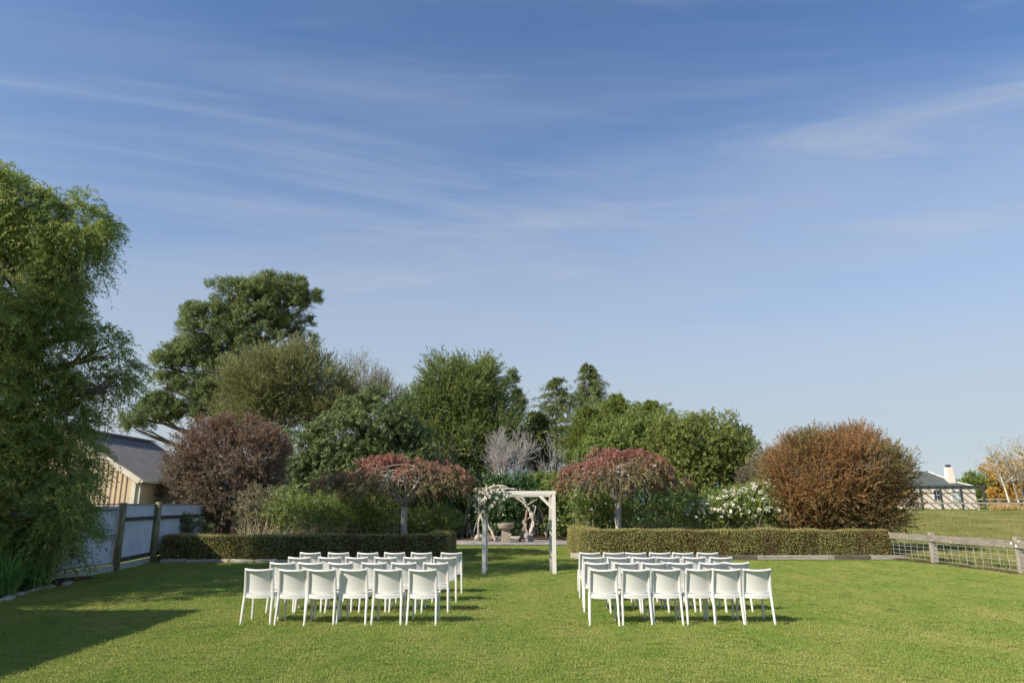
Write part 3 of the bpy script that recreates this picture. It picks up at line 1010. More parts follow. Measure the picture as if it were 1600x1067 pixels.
for s_ in (0, 1):                            # two roof slopes with low ribs
    b = MB()
    e0 = EX if s_ == 0 else WX
    sgn = 1 if s_ == 0 else -1
    ribs = []
    y = SY0 - 0.12
    while y < SY1 + 0.1:
        for dyp, dz in ((0, 0), (0.19, 0), (0.205, 0.028), (0.245, 0.028), (0.26, 0)):
            ribs.append((y + dyp, dz))
        y += 0.27
    vs = []
    for (yy, dz) in ribs:
        vs += [(e0 + sgn * 0.05, yy, EH - 0.03 + dz), (RX, yy, RH + dz)]
    b.add(vs, [(2 * i, 2 * i + 1, 2 * i + 3, 2 * i + 2) for i in range(len(ribs) - 1)])
    b.build("roof_slope", M['shedroof'], sh)
b = MB(); b.beam((RX, SY0 - 0.14, RH + 0.05), (RX, SY1 + 0.14, RH + 0.05), 0.34, 0.05); b.build("ridge_cap", M['gateframe'], sh)
for yy in (SY0 - 0.09, SY1 + 0.07):
    for e0 in (EX, WX):
        b = MB(); b.beam((e0, yy, EH - 0.10), (RX, yy, RH - 0.10), 0.05, 0.20); b.build("barge_board", M['shedtrim'], sh)
b = MB(); b.beam((EX + 0.06, SY0 - 0.1, EH - 0.10), (EX + 0.06, SY1 + 0.1, EH - 0.10), 0.11, 0.10); b.build("gutter", M['shedtrim'], sh)
b = MB(); b.box(EX - 0.19, EX + 0.0, SY0 - 0.05, SY1 + 0.05, EH - 0.20, EH - 0.16); b.build("soffit", M['shedsoff'], sh)

# ---- far cottage
HY = 90.0
hz0 = float(gz(0, HY)) - 0.02
hp = lambda px, py: at(px, py, HY)
hx0 = hp(1412, 790)[0]; hx1 = hp(1527, 790)[0]
hk = scale_at(1480, 770, HY)
ch = thing("cottage", "cream weatherboard cottage with grey green roof and dark verandah across the paddock", "house", ((hx0 + hx1) / 2, HY + 3, hz0))
eave_z = hp(1480, 762)[2]
ridge_z = hp(1480, 735)[2]
nb = 13
for i in range(nb):                          # weatherboards of the front wall
    za = hz0 + (eave_z - hz0) * i / nb; zb = hz0 + (eave_z - hz0) * (i + 1) / nb
    b = MB()
    b.add([(hx0, HY - 0.035, za), (hx1, HY - 0.035, za), (hx1, HY - 0.005, zb), (hx0, HY - 0.005, zb), (hx0, HY + 0.1, za), (hx1, HY + 0.1, za), (hx1, HY + 0.1, zb), (hx0, HY + 0.1, zb)],
          [(0, 1, 2, 3), (0, 4, 5, 1), (4, 0, 3, 7), (1, 5, 6, 2), (3, 2, 6, 7)])
    b.build("weatherboard", M['cream'], ch)
b = MB(); b.box(hx0, hx1, HY + 0.1, HY + 7, hz0, eave_z); b.build("wall", M['cream'], ch)
b = MB()
rx1 = hp(1472, 735)[0]
ex = hp(1524, 760)[0]
prof = [(rx1, ridge_z), (rx1 + (ex - rx1) * 0.36, ridge_z - (ridge_z - eave_z) * 0.42), (rx1 + (ex - rx1) * 0.68, ridge_z - (ridge_z - eave_z) * 0.73), (ex, eave_z + 0.12)]
for i in range(3):                            # hipped right end, sprocketed
    f0 = (i / 3.0); f1 = (i + 1) / 3.0
    yA = HY + 3.2 - 3.45 * [0, 0.36, 0.68, 1][i]; yB = HY + 3.2 - 3.45 * [0, 0.36, 0.68, 1][i + 1]
    yA2 = HY + 3.2 + 4.4 * [0, 0.36, 0.68, 1][i]; yB2 = HY + 3.2 + 4.4 * [0, 0.36, 0.68, 1][i + 1]
    (xa, za), (xb, zb) = prof[i], prof[i + 1]
    b.add([(hx0 - 3, yA, za), (xa, yA, za), (xb, yB, zb), (hx0 - 3, yB, zb)], [(0, 3, 2, 1)])
    b.add([(xa, yA, za), (xa, yA2, za), (xb, yB2, zb), (xb, yB, zb)], [(0, 3, 2, 1)])
    b.add([(hx0 - 3, yA2, za), (xa, yA2, za), (xb, yB2, zb), (hx0 - 3, yB2, zb)], [(0, 1, 2, 3)])
rf = b.build("roof", M['greenroof'], ch)
b = MB()
pts = [(prof[i][0], HY + 3.2 - 3.45 * [0, 0.36, 0.68, 1][i], prof[i][1] + 0.03) for i in range(4)]
b.tube(pts, 0.075, 6); b.build("hip_capping", M['whitetrim'], ch)
cx0 = hp(1490, 750)[0]; cx1 = hp(1499.5, 750)[0]; ctop = hp(1495, 729)[2]
b = MB(); b.add([(cx0 - 0.05, HY + 0.9, eave_z), (cx1 + 0.12, HY + 0.9, eave_z), (cx1 + 0.12, HY + 1.8, eave_z), (cx0 - 0.05, HY + 1.8, eave_z),
                 (cx0 + 0.02, HY + 1.0, ctop), (cx1 - 0.08, HY + 1.0, ctop), (cx1 - 0.08, HY + 1.7, ctop), (cx0 + 0.02, HY + 1.7, ctop)],
                [(4, 5, 6, 7), (0, 1, 5, 4), (1, 2, 6, 5), (2, 3, 7, 6), (3, 0, 4, 7)])
cm = b.build("chimney", M['creamchim'], ch)
b = MB(); b.box(cx0 + 0.14, cx1 - 0.2, HY + 1.1, HY + 1.6, ctop, ctop + 0.32); b.build("chimney_pot", M['blueglass'], cm)
# window with four panes
wx0, wx1 = hp(1457.6, 770)[0], hp(1468.4, 770)[0]; wz0, wz1 = hp(1460, 782)[2], hp(1460, 764.6)[2]
b = MB(); b.box(wx0, wx1, HY - 0.09, HY - 0.03, wz0, wz1); wf = b.build("window", M['whitetrim'], ch)
for i in (0, 1):
    for j in (0, 1):
        xa = wx0 + 0.07 + i * (wx1 - wx0 - 0.1) / 2; xb = xa + (wx1 - wx0 - 0.1) / 2 - 0.06
        za = wz0 + 0.08 + j * (wz1 - wz0 - 0.1) / 2; zb = za + (wz1 - wz0 - 0.1) / 2 - 0.06
        b = MB(); b.box(xa, xb, HY - 0.1, HY - 0.088, za, zb); b.build("pane", M['blueglass'], wf)
dz1 = hp(1490, 764.5)[2]; dz0 = hp(1490, 788)[2]
for (pa, pb) in ((1486, 1494.6), (1495.2, 1503.5)):
    xa, xb = hp(pa, 775)[0], hp(pb, 775)[0]
    b = MB(); b.box(xa, xb, HY - 0.09, HY - 0.03, dz0, dz1); df = b.build("french_door", M['whitetrim'], ch)
    for j in range(3):
        za = dz0 + 0.35 + j * (dz1 - dz0 - 0.4) / 3
        b = MB(); b.box(xa + 0.1, xb - 0.1, HY - 0.102, HY - 0.088, za, za + (dz1 - dz0 - 0.4) / 3 - 0.05); b.build("pane", M['paleglass'], df)
for pxx in (1441, 1472, 1504, 1539):
    p = at(pxx, 785, HY - 2.2); b = MB(); b.box(p[0] - 0.1, p[0] + 0.1, HY - 2.3, HY - 2.1, hz0 - 0.1, eave_z - 0.1); b.build("verandah_post", M['darkpost'], ch)
xa, xb = at(1432, 762, HY - 2.2)[0], at(1542, 762, HY - 2.2)[0]
b = MB(); b.beam((xa, HY - 2.2, eave_z), (xb, HY - 2.2, eave_z), 0.14, 0.24); b.build("verandah_beam", M['darkpost'], ch)
n = 9
for i in range(n):
    xx = xa + 0.3 + (xb - xa - 0.6) * i / (n - 1)
    b = MB(); b.beam((xx, HY - 2.5, eave_z + 0.16), (xx, HY - 0.1, eave_z + 0.12), 0.09, 0.14); b.build("rafter", M['darkpost'], ch)
for k in range(2):
    b = MB(); yy = HY - 0.7 - k * 0.95; b.beam((xa, yy, eave_z + 0.24), (xb, yy, eave_z + 0.24), 0.07, 0.06); b.build("batten", M['darkpost'], ch)


# ---- fences beyond the paddock
def post_fence(name, label, pts, h, rails, m, group=None, gapz=0.0):
    o = thing(name, label, "fence", (pts[0][0], pts[0][1], float(gz(0, pts[0][1]))))
    for p in pts:
        z = float(gz(0, p[1])) - 0.05
        b_ = MB(); b_.box(p[0] - 0.08, p[0] + 0.08, p[1] - 0.08, p[1] + 0.08, z, z + h); b_.build("post", m, o)
    for a_, c_ in zip(pts[:-1], pts[1:]):
        for rz_ in rails:
            b_ = MB()
            b_.beam((a_[0], a_[1] - 0.11, float(gz(0, a_[1])) + rz_), (c_[0], c_[1] - 0.11, float(gz(0, c_[1])) + rz_), 0.05, 0.18)
            b_.build("rail", m, o)
    return o


yy = 80.0
fp = [(at(px_, 790, yy)[0], yy) for px_ in (1315, 1422, 1529, 1640)]
post_fence("paddock_fence", "pale post and rail fence in front of the cottage", fp, 1.15, (0.95,), M['post'])
yy = 98.0
fp = [(at(px_, 785, yy)[0], yy) for px_ in (1520, 1560, 1600, 1640)]
post_fence("paddock_fence", "pale rail fence under the birches right of the cottage", fp, 1.25, (1.05, 0.5), M['post'])

# ---- near right fence: posts, rails, netting
rfn = thing("rail_fence", "grey lichen spotted timber rail fence with wire netting right of the lawn", "fence", (13.1, 22.2, 0))
for p in FENCE:
    b = MB(); b.box(p[0] - 0.075, p[0] + 0.075, p[1] - 0.075, p[1] + 0.075, -0.2, 0.93 + random.uniform(-0.02, 0.03))
    b.build("post", M['post'], rfn, bev=0.012)
for a_, c_ in zip(FENCE[:-1], FENCE[1:]):
    b = MB(); b.beam((a_[0] - 0.10, a_[1] + 0.02, 0.76), (c_[0] - 0.10, c_[1] - 0.02, 0.76), 0.045, 0.20); b.build("rail", M['lichen'], rfn, bev=0.008)
    b = MB()
    ln = math.dist(a_, c_)
    for hz_ in (0.10, 0.22, 0.34, 0.47, 0.60):
        sag = 0.012
        b.tube([(a_[0] - 0.085 + (c_[0] - a_[0]) * t_, a_[1] + (c_[1] - a_[1]) * t_, hz_ - sag * math.sin(math.pi * t_)) for t_ in (0, 0.25, 0.5, 0.75, 1)], 0.0042, 4, False)
    nv = int(ln / 0.28)
    for i in range(1, nv):
        t_ = i / nv
        x_, y_ = a_[0] - 0.085 + (c_[0] - a_[0]) * t_, a_[1] + (c_[1] - a_[1]) * t_
        b.tube([(x_, y_, 0.09), (x_, y_, 0.60)], 0.0042, 4, False)
    o = b.build("wire_netting", M['wire'], rfn); o["kind"] = "stuff"


# ================================================================== HEDGES
def hedge(name, label, path, wd, ht, nleaf, seed, llen=(0.03, 0.052)):
    r = np.random.default_rng(seed)
    pts = [np.array(p, float) for p in path]
    # resample
    dense = []
    for a_, c_ in zip(pts[:-1], pts[1:]):
        k = max(2, int(np.linalg.norm(c_ - a_) / 0.10))
        dense += [a_ + (c_ - a_) * i / k for i in range(k)]
    dense.append(pts[-1])
    D = np.array(dense)
    T = unit(np.gradient(D, axis=0)); Nr = np.stack([-T[:, 1], T[:, 0]], 1)
    prof = [(-0.5, 0.0), (-0.51, 0.35), (-0.50, 0.75), (-0.47, 0.95), (-0.40, 1.0), (0.0, 1.01), (0.40, 1.0), (0.47, 0.95), (0.50, 0.75), (0.51, 0.35), (0.5, 0.0)]
    s = np.concatenate([[0], np.cumsum(np.linalg.norm(np.diff(D, axis=0), axis=1))])
    bulge = 0.02 * np.sin(s * 2.1 + seed) + 0.05 * wob(np.stack([s, s * 0.3, s * 0], 1), seed + 3, 5.0) + 0.02 * r.normal(size=len(s))
    ring = np.zeros((len(D), len(prof), 3))
    for i in range(len(D)):
        for j, (u, v) in enumerate(prof):
            f = 1 + bulge[i] + 0.03 * math.sin(s[i] * 5.7 + v * 4 + 2 * math.sin(s[i] * 1.7))
            q = D[i] + Nr[i] * u * wd * f
            ring[i, j] = (q[0], q[1], v * (ht + 0.012 * math.sin(s[i] * 1.3 + seed) + 0.008 * math.sin(s[i] * 4.1)))
    loc = (float(D[:, 0].mean()), float(D[:, 1].mean()), 0)
    root = thing(name, label, "hedge", loc)
    b_ = MB()
    npf = len(prof)
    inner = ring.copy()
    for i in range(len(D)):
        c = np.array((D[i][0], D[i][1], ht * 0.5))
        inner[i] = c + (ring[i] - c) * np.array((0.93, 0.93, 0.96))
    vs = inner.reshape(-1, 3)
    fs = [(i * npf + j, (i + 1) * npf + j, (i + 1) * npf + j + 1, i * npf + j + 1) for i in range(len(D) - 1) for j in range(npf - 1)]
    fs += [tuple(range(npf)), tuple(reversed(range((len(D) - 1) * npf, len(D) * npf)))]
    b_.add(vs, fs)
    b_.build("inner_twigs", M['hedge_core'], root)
    # leaf points
    A = []; NN = []; AR = []
    quads = []
    for i in range(len(D) - 1):
        for j in range(npf - 1):
            quads.append((ring[i, j], ring[i + 1, j], ring[i + 1, j + 1], ring[i, j + 1]))
    for i in (0, len(D) - 1):
        for j in range(5):
            quads.append((ring[i, j], ring[i, j + 1], ring[i, npf - 2 - j], ring[i, npf - 1 - j]))
    Q = np.array(quads)
    nrm = np.cross(Q[:, 1] - Q[:, 0], Q[:, 3] - Q[:, 0]); ar = np.linalg.norm(nrm, axis=1)
    nrm = unit(nrm)
    cen = Q.mean(1)
    # outward
    ci = np.argmin(np.linalg.norm(cen[:, None, :2] - D[None], axis=2), axis=1)
    c3 = np.concatenate([D[ci], np.full((len(ci), 1), ht * 0.5)], 1)
    sg = np.sign(np.sum((cen - c3) * nrm, 1)); nrm *= np.where(sg == 0, 1, sg)[:, None]
    ends = np.arange(len(Q)) >= len(Q) - 10
    nrm[ends] = np.where((np.arange(len(Q))[ends] < len(Q) - 5)[:, None], np.append(-T[0], 0), np.append(T[-1], 0))
    ar = np.where(ends, np.maximum(ar, 0.02), ar)
    pick = r.choice(len(Q), size=nleaf, p=ar / ar.sum())
    u = r.uniform(0, 1, (nleaf, 1)); v = r.uniform(0, 1, (nleaf, 1))
    q = Q[pick]
    P_ = (q[:, 0] * (1 - u) + q[:, 1] * u) * (1 - v) + (q[:, 3] * (1 - u) + q[:, 2] * u) * v
    nn = nrm[pick]
    P_ = P_ + nn * (0.03 * wob(P_ * np.array((1, 1, 0.6)), seed + 8, 6.0)[:, None] - r.uniform(-0.015, 0.05, (nleaf, 1)))
    stray = r.uniform(0, 1, nleaf) < 0.03
    P_ = P_ + nn * (stray * r.uniform(0.02, 0.07, nleaf))[:, None]
    d = unit(nn * 0.45 + r.normal(size=(nleaf, 3)) * 0.75 + np.array((0, 0, 0.2)))
    ln_ = r.uniform(llen[0], llen[1], nleaf)
    V = leaves3(P_, d, ln_, ln_ * 0.6, nn, r)
    rnd = r.uniform(0, 1, nleaf) ** 1.2
    foliage("foliage", [(V, rnd, np.zeros(nleaf))], M['leaf_hedge'], root)
    return root


def arc(c, r_, a0, a1, n=6):
    return [(c[0] + r_ * math.cos(R(a0 + (a1 - a0) * i / n)), c[1] + r_ * math.sin(R(a0 + (a1 - a0) * i / n))) for i in range(n + 1)]


hedge("clipped_hedge", "low clipped hedge left of the lawn aisle, running to the iron fence", [(-11.15, 22.95), (-8.5, 23.05), (-5.5, 23.3)] + arc((-3.35, 24.4), 0.8, -80, 0) + [(-2.55, 26.8)] + arc((-3.15, 27.0), 0.6, 0, 90) + [(-6.5, 27.6)], 0.75, 0.80, 105000, 1)
hedge("clipped_hedge", "low clipped hedge right of the lawn aisle, ending at the rail fence", [(6.6, 29.3)] + [(3.6, 29.4)] + arc((3.3, 28.6), 0.7, 90, 180) + [(2.75, 26.2)] + arc((3.65, 25.4), 0.9, 180, 265) + [(6.5, 24.55), (10, 24.5), (12.85, 24.45)], 0.75, 0.92, 130000, 2)

# edging in front of the hedges
eg = thing("garden_edging", "pale flat stone edging along the foot of the left hedge", "edging", (-7, 22.45, 0))
x = -11.0
rr = random.Random(5)
while x < -2.9:
    ln = rr.uniform(0.45, 0.95)
    yb = 22.42 + 0.03 * (x + 11) + rr.uniform(-0.03, 0.03) + (0.35 if x > -4.2 else 0)
    b = MB(); b.beam((x, yb, 0.03), (x + ln - 0.03, yb + 0.02, 0.03 + rr.uniform(-0.01, 0.02)), 0.20, 0.13, jit=0.02)
    b.build("stone", M['edgestone'], eg, bev=0.02)
    x += ln
eg = thing("garden_edging", "grey timber and stone edging along the foot of the right hedge", "edging", (8, 23.95, 0))
x = 4.6
for ln, mm_ in ((0.9, 'edge'), (1.25, 'edgedark'), (1.45, 'edgedark'), (2.6, 'edge'), (1.2, 'edgedark'), (1.2, 'edge')):
    b = MB(); b.beam((x, 23.93 + rr.uniform(-0.02, 0.02), 0.055), (x + ln - 0.02, 23.93 + rr.uniform(-0.02, 0.02), 0.055 + rr.uniform(-0.01, 0.01)), 0.18, 0.15, jit=0.012)
    b.build("timber", M[mm_], eg, bev=0.015)
    x += ln
for (px_, py_, ln) in ((894, 868, 0.35), (900, 873, 0.4), (908, 878, 0.4)):
    p = at(px_, py_, 24.6 - (py_ - 868) * 0.12)
    b = MB(); b.beam((p[0], p[1], 0.05), (p[0] + 0.3, p[1] - 0.25, 0.05), 0.22, 0.2, jit=0.03); b.build("stone", M['edgestone'], eg, bev=0.03)
eg = thing("garden_edging", "thin dark timber edging between the lawn and the gravel", "edging", (0, 31.2, 0))
for k in range(6):
    b = MB(); b.beam((-7 + k * 2.4, 31.2, 0.03), (-7 + k * 2.4 + 2.37, 31.2, 0.03), 0.05, 0.08); b.build("timber", M['edgedark'], eg)
eg = thing("garden_edging", "rough stone edging of the bed under the strappy grass clumps", "edging", (-9.7, 14, 0))
for k in range(9):
    yb = 11.2 + k * 0.62; xb = -10.25 + 0.28 * max(0, 15.2 - yb) + 0.1
    b = MB(); b.beam((xb + 0.09, yb, 0.02), (xb - 0.08, yb + 0.5, 0.02), 0.14, 0.09, jit=0.02); b.build("stone", M['edgestone'], eg, bev=0.02)


# ================================================================== TREES
def tree(name, label, cat, specs, Y, leafm, barkm, n, seed, base_px=None, trunk_r=0.2, depth=0.85, group=None, shell=(0.62, 1.0), lump=0.18, freq=3.0,
         upper=None, nsub=6, extra=None, topf=0.55, cull=0.8, per=18, cr=0.30, fill=0.22, flat=0.75, **gk):
    lobes = px_lobes(specs, Y, depth)
    lo, hi = box_of(lobes)
    bx = at(base_px, 800, Y)[0] if base_px is not None else float((lo[0] + hi[0]) / 2)
    base = np.array((bx, Y, float(gz(0, Y)) - 0.05 if Y > 40 else -0.05))
    root = thing(name, label, cat, (bx, Y, max(0.0, base[2])), group)
    mb = MB()
    c = np.mean([l[0] for l in lobes], 0)
    top = np.array((c[0], c[1], lo[2] + (hi[2] - lo[2]) * topf))
    limbs(mb, base, top, lobes, trunk_r, seed, nsub)
    mb.build("trunk", barkm, root, smooth=True)
    P_, N_ = clumped(lobes, n, seed, shell, lump, upper, freq, cull, per, cr, fill, flat)
    parts = [grow(P_, N_, seed + 1, **gk)]
    if extra: parts += extra(lobes, lo, hi)
    foliage("crown", parts, leafm, root)
    return root, lobes


# ---- big drooping tree at the left edge (nearest)
big = [(5, 325, 70, 58), (72, 345, 55, 52), (-60, 360, 76, 80, 0.7), (100, 405, 50, 48), (20, 440, 85, 62), (-55, 520, 110, 96, -1.2), (60, 520, 66, 55),
       (152, 560, 36, 50), (128, 530, 24, 24), (165, 610, 24, 34), (15, 620, 90, 80), (80, 640, 52, 62), (-70, 680, 115, 105, -1.2), (40, 740, 74, 74), (108, 690, 38, 60),
       (5, 820, 85, 72), (66, 815, 48, 66), (-60, 840, 95, 80, -1.2), (104, 775, 26, 50), (-110, 262, 60, 54, 0.6), (-130, 350, 70, 76, 0.6),
       (112, 365, 44, 44), (128, 428, 36, 36), (92, 468, 40, 34), (52, 806, 50, 52, -1.9), (78, 850, 30, 34, -1.2), (108, 800, 26, 52, -1.3), (20, 820, 50, 40, -1.0)]
tree("drooping_tree", "tall drooping narrow leaved tree at the left edge, golden at its top", "tree", big, 17.0, M['leaf_big'], M['bark'], 17500, 31,
     base_px=10, trunk_r=0.28, shell=(0.55, 1.02), lump=0.22, wr=0.9, wu=0.45, wn=0.45, L=(0.4, 0.85), droop=0.65, nl=22, ll=(0.075, 0.15), lw=0.26, ang=(20, 60), nsub=8, freq=2.0, cr=0.34, per=28, fill=0.12)

# ---- off-frame neighbour that shades the arbour
def m_lobes(ls):
    return [(np.array(l[:3], float), np.array(l[3:], float)) for l in ls]


root = thing("drooping_tree", "tall slim tree standing out of view left of the golden topped tree", "tree", (-14.2, 11.6, 0))
lob = m_lobes([(-14.3, 11.7, 11.2, 1.6, 1.6, 1.7), (-14.8, 12.2, 9.4, 1.5, 1.5, 1.4), (-14.0, 11.4, 9.0, 1.3, 1.3, 1.2), (-14.4, 11.7, 13.2, 1.3, 1.3, 1.4),
                (-13.6, 12.0, 2.6, 1.7, 1.6, 1.6), (-14.6, 11.2, 3.2, 1.6, 1.5, 1.6), (-13.2, 13.2, 1.8, 1.3, 1.2, 1.6), (-13.4, 11.1, 4.6, 1.5, 1.2, 1.5), (-13.9, 12.4, 5.2, 1.3, 1.2, 1.3)])
b = MB(); limbs(b, (-14.2, 11.6, -0.05), (-14.3, 11.7, 12.0), lob, 0.2, 33); b.build("trunk", M['bark'], root, smooth=True)
P_, N_ = clumped(lob, 4400, 33, fill=0.35)
foliage("crown", [grow(P_, N_, 34, wr=0.9, wu=0.4, wn=0.45, L=(0.4, 0.8), droop=0.6, nl=20, ll=(0.12, 0.2), lw=0.35, ang=(20, 60))], M['leaf_big'], root)

# ---- the big pine
pine = [(430, 452, 50, 20), (375, 462, 45, 24), (455, 475, 40, 20), (330, 500, 48, 25), (400, 500, 55, 24), (300, 490, 18, 14), (340, 525, 60, 22), (465, 515, 25, 18),
        (420, 525, 35, 18), (300, 570, 50, 24), (265, 575, 30, 25), (345, 585, 45, 22), (255, 605, 34, 20), (300, 615, 42, 20), (225, 655, 28, 18), (250, 640, 32, 18),
        (215, 672, 18, 14), (485, 470, 14, 12), (335, 640, 24, 16), (475, 535, 20, 10), (370, 545, 45, 20), (380, 575, 40, 22), (310, 548, 40, 20), (420, 470, 60, 26), (360, 610, 34, 22), (255, 662, 30, 16), (288, 650, 32, 18), (248, 636, 30, 18), (318, 632, 34, 20)]
tree("pine_tree", "tall dark pine with flat layered clumps towering behind the shed", "tree", pine, 55.0, M['leaf_pine'], M['bark'], 9800, 41, base_px=395, trunk_r=0.42, depth=1.0,
     shell=(0.55, 1.0), lump=0.25, freq=4.0, wr=0.8, wu=0.7, wn=0.35, L=(0.3, 0.6), nl=18, ll=(0.2, 0.36), lw=0.22, ang=(35, 85), nsub=7, topf=0.8, upper=-0.35, per=14, cr=0.26, fill=0.25)

# ---- olive kanuka and the grey wispy tree behind it
tree("wispy_tree", "rounded olive green tree with upright wispy twigs in front of the pine", "tree",
     [(440, 600, 75, 52), (400, 620, 50, 55), (490, 615, 52, 50), (450, 570, 45, 28), (380, 650, 40, 35), (510, 640, 40, 40), (440, 660, 70, 40)], 42.0, M['leaf_olive'], M['palebark'], 6000, 51,
     base_px=450, trunk_r=0.2, shell=(0.5, 1.0), lump=0.16, wr=0.7, wu=0.75, wn=0.3, L=(0.8, 1.5), droop=0.1, nl=22, ll=(0.12, 0.22), lw=0.26, ang=(12, 45), nsub=12, fill=0.3)
tree("wispy_tree", "thin greyish tree with feathery tips behind the broad leaved shrub", "tree",
     [(560, 605, 34, 30), (590, 620, 26, 26), (545, 640, 30, 40), (600, 640, 26, 30)], 47.0, M['leaf_greyolive'], M['palebark'], 1100, 53,
     base_px=570, trunk_r=0.14, shell=(0.4, 1.0), lump=0.2, wr=0.6, wu=0.8, wn=0.3, L=(0.9, 1.6), nl=18, ll=(0.14, 0.24), lw=0.2, ang=(12, 40), nsub=10)


# ---- brown manuka, left
def redtop(lo, hi, p=1.6, k=0.9, s=0.35):
    def f(p_, r):
        h = np.clip((p_[:, 2] - lo) / (hi - lo), 0, 1)
        n_ = 0.5 + 0.5 * wob(p_ * 0.6, 77, 2.0)
        return np.where(r.uniform(0, 1, len(p_)) < np.clip(h ** p * k + s * (n_ - 0.5), 0, 1), 1.0, 0.0) * r.uniform(0.5, 1, len(p_))
    return f


tree("bronze_shrub", "large rounded bronze brown shrub between the shed and the broad leaved shrub", "shrub",
     [(362, 722, 68, 52), (316, 712, 38, 40), (402, 722, 46, 48), (318, 770, 34, 42), (355, 780, 55, 48), (410, 765, 35, 40), (300, 730, 22, 30), (335, 812, 52, 30), (285, 795, 18, 34), (292, 690, 20, 16), (376, 672, 30, 15), (432, 694, 18, 18), (330, 672, 24, 13), (268, 765, 14, 18)], 27.5,
     M['leaf_brown'], M['darktwig'], 6600, 61, base_px=365, trunk_r=0.12, shell=(0.62, 1.0), lump=0.28, freq=4, wr=0.8, wu=0.45, wn=0.4, L=(0.28, 0.6), nl=22, ll=(0.055, 0.10), lw=0.45, fill=0.28, cr=0.30, per=24,
     ang=(20, 60), tipf=redtop(1.9, 5.6, 1.5, 0.8), nsub=10)

# ---- broad leaved evergreen
tree("broadleaf_shrub", "big dark green broad leaved evergreen behind the left weeping tree", "shrub",
     [(590, 660, 55, 48), (535, 690, 55, 45), (625, 690, 40, 45), (480, 710, 45, 40), (560, 730, 70, 45), (640, 720, 34, 40), (470, 745, 40, 35), (520, 760, 60, 40), (600, 770, 60, 40)], 36.0,
     M['leaf_laurel'], M['bark'], 7000, 71, base_px=560, trunk_r=0.2, shell=(0.6, 1.0), lump=0.2, freq=4.5, wr=0.9, wu=0.3, wn=0.45, L=(0.2, 0.45), droop=0.35, nl=14, ll=(0.13, 0.22), lw=0.42,
     ang=(35, 80), lup=-0.25)

# ---- cypress mass in the middle and pine tops behind it
tree("cypress_tree", "broad yellow green feathery cypress in the middle behind the bare twigs", "tree",
     [(715, 630, 50, 50), (680, 655, 48, 48), (740, 600, 26, 34), (690, 605, 26, 32), (655, 650, 28, 36), (760, 650, 40, 45), (720, 690, 70, 50), (790, 670, 28, 40), (700, 740, 70, 40)], 46.0,
     M['leaf_cyp'], M['bark'], 7000, 81, base_px=720, trunk_r=0.3, shell=(0.5, 1.0), lump=0.22, freq=5, wr=0.75, wu=0.7, wn=0.3, L=(0.7, 1.7), droop=0.12, nl=24, ll=(0.13, 0.24), lw=0.3, ang=(12, 45), nsub=5, fill=0.25, cr=0.26, per=12, flat=1.0)
tree("pine_tree", "dark clumpy pine top poking up behind the middle cypress", "tree",
     [(750, 590, 24, 18), (720, 580, 14, 12), (798, 605, 14, 18), (760, 570, 10, 12), (808, 630, 14, 12), (735, 600, 40, 20), (650, 640, 22, 14)], 53.0,
     M['leaf_pine'], M['bark'], 900, 83, base_px=745, trunk_r=0.25, depth=1.0, shell=(0.4, 1.0), lump=0.25, freq=5, wr=0.7, wu=0.8, wn=0.3, L=(0.3, 0.55), nl=15, ll=(0.25, 0.42), lw=0.22, ang=(30, 80), nsub=5)


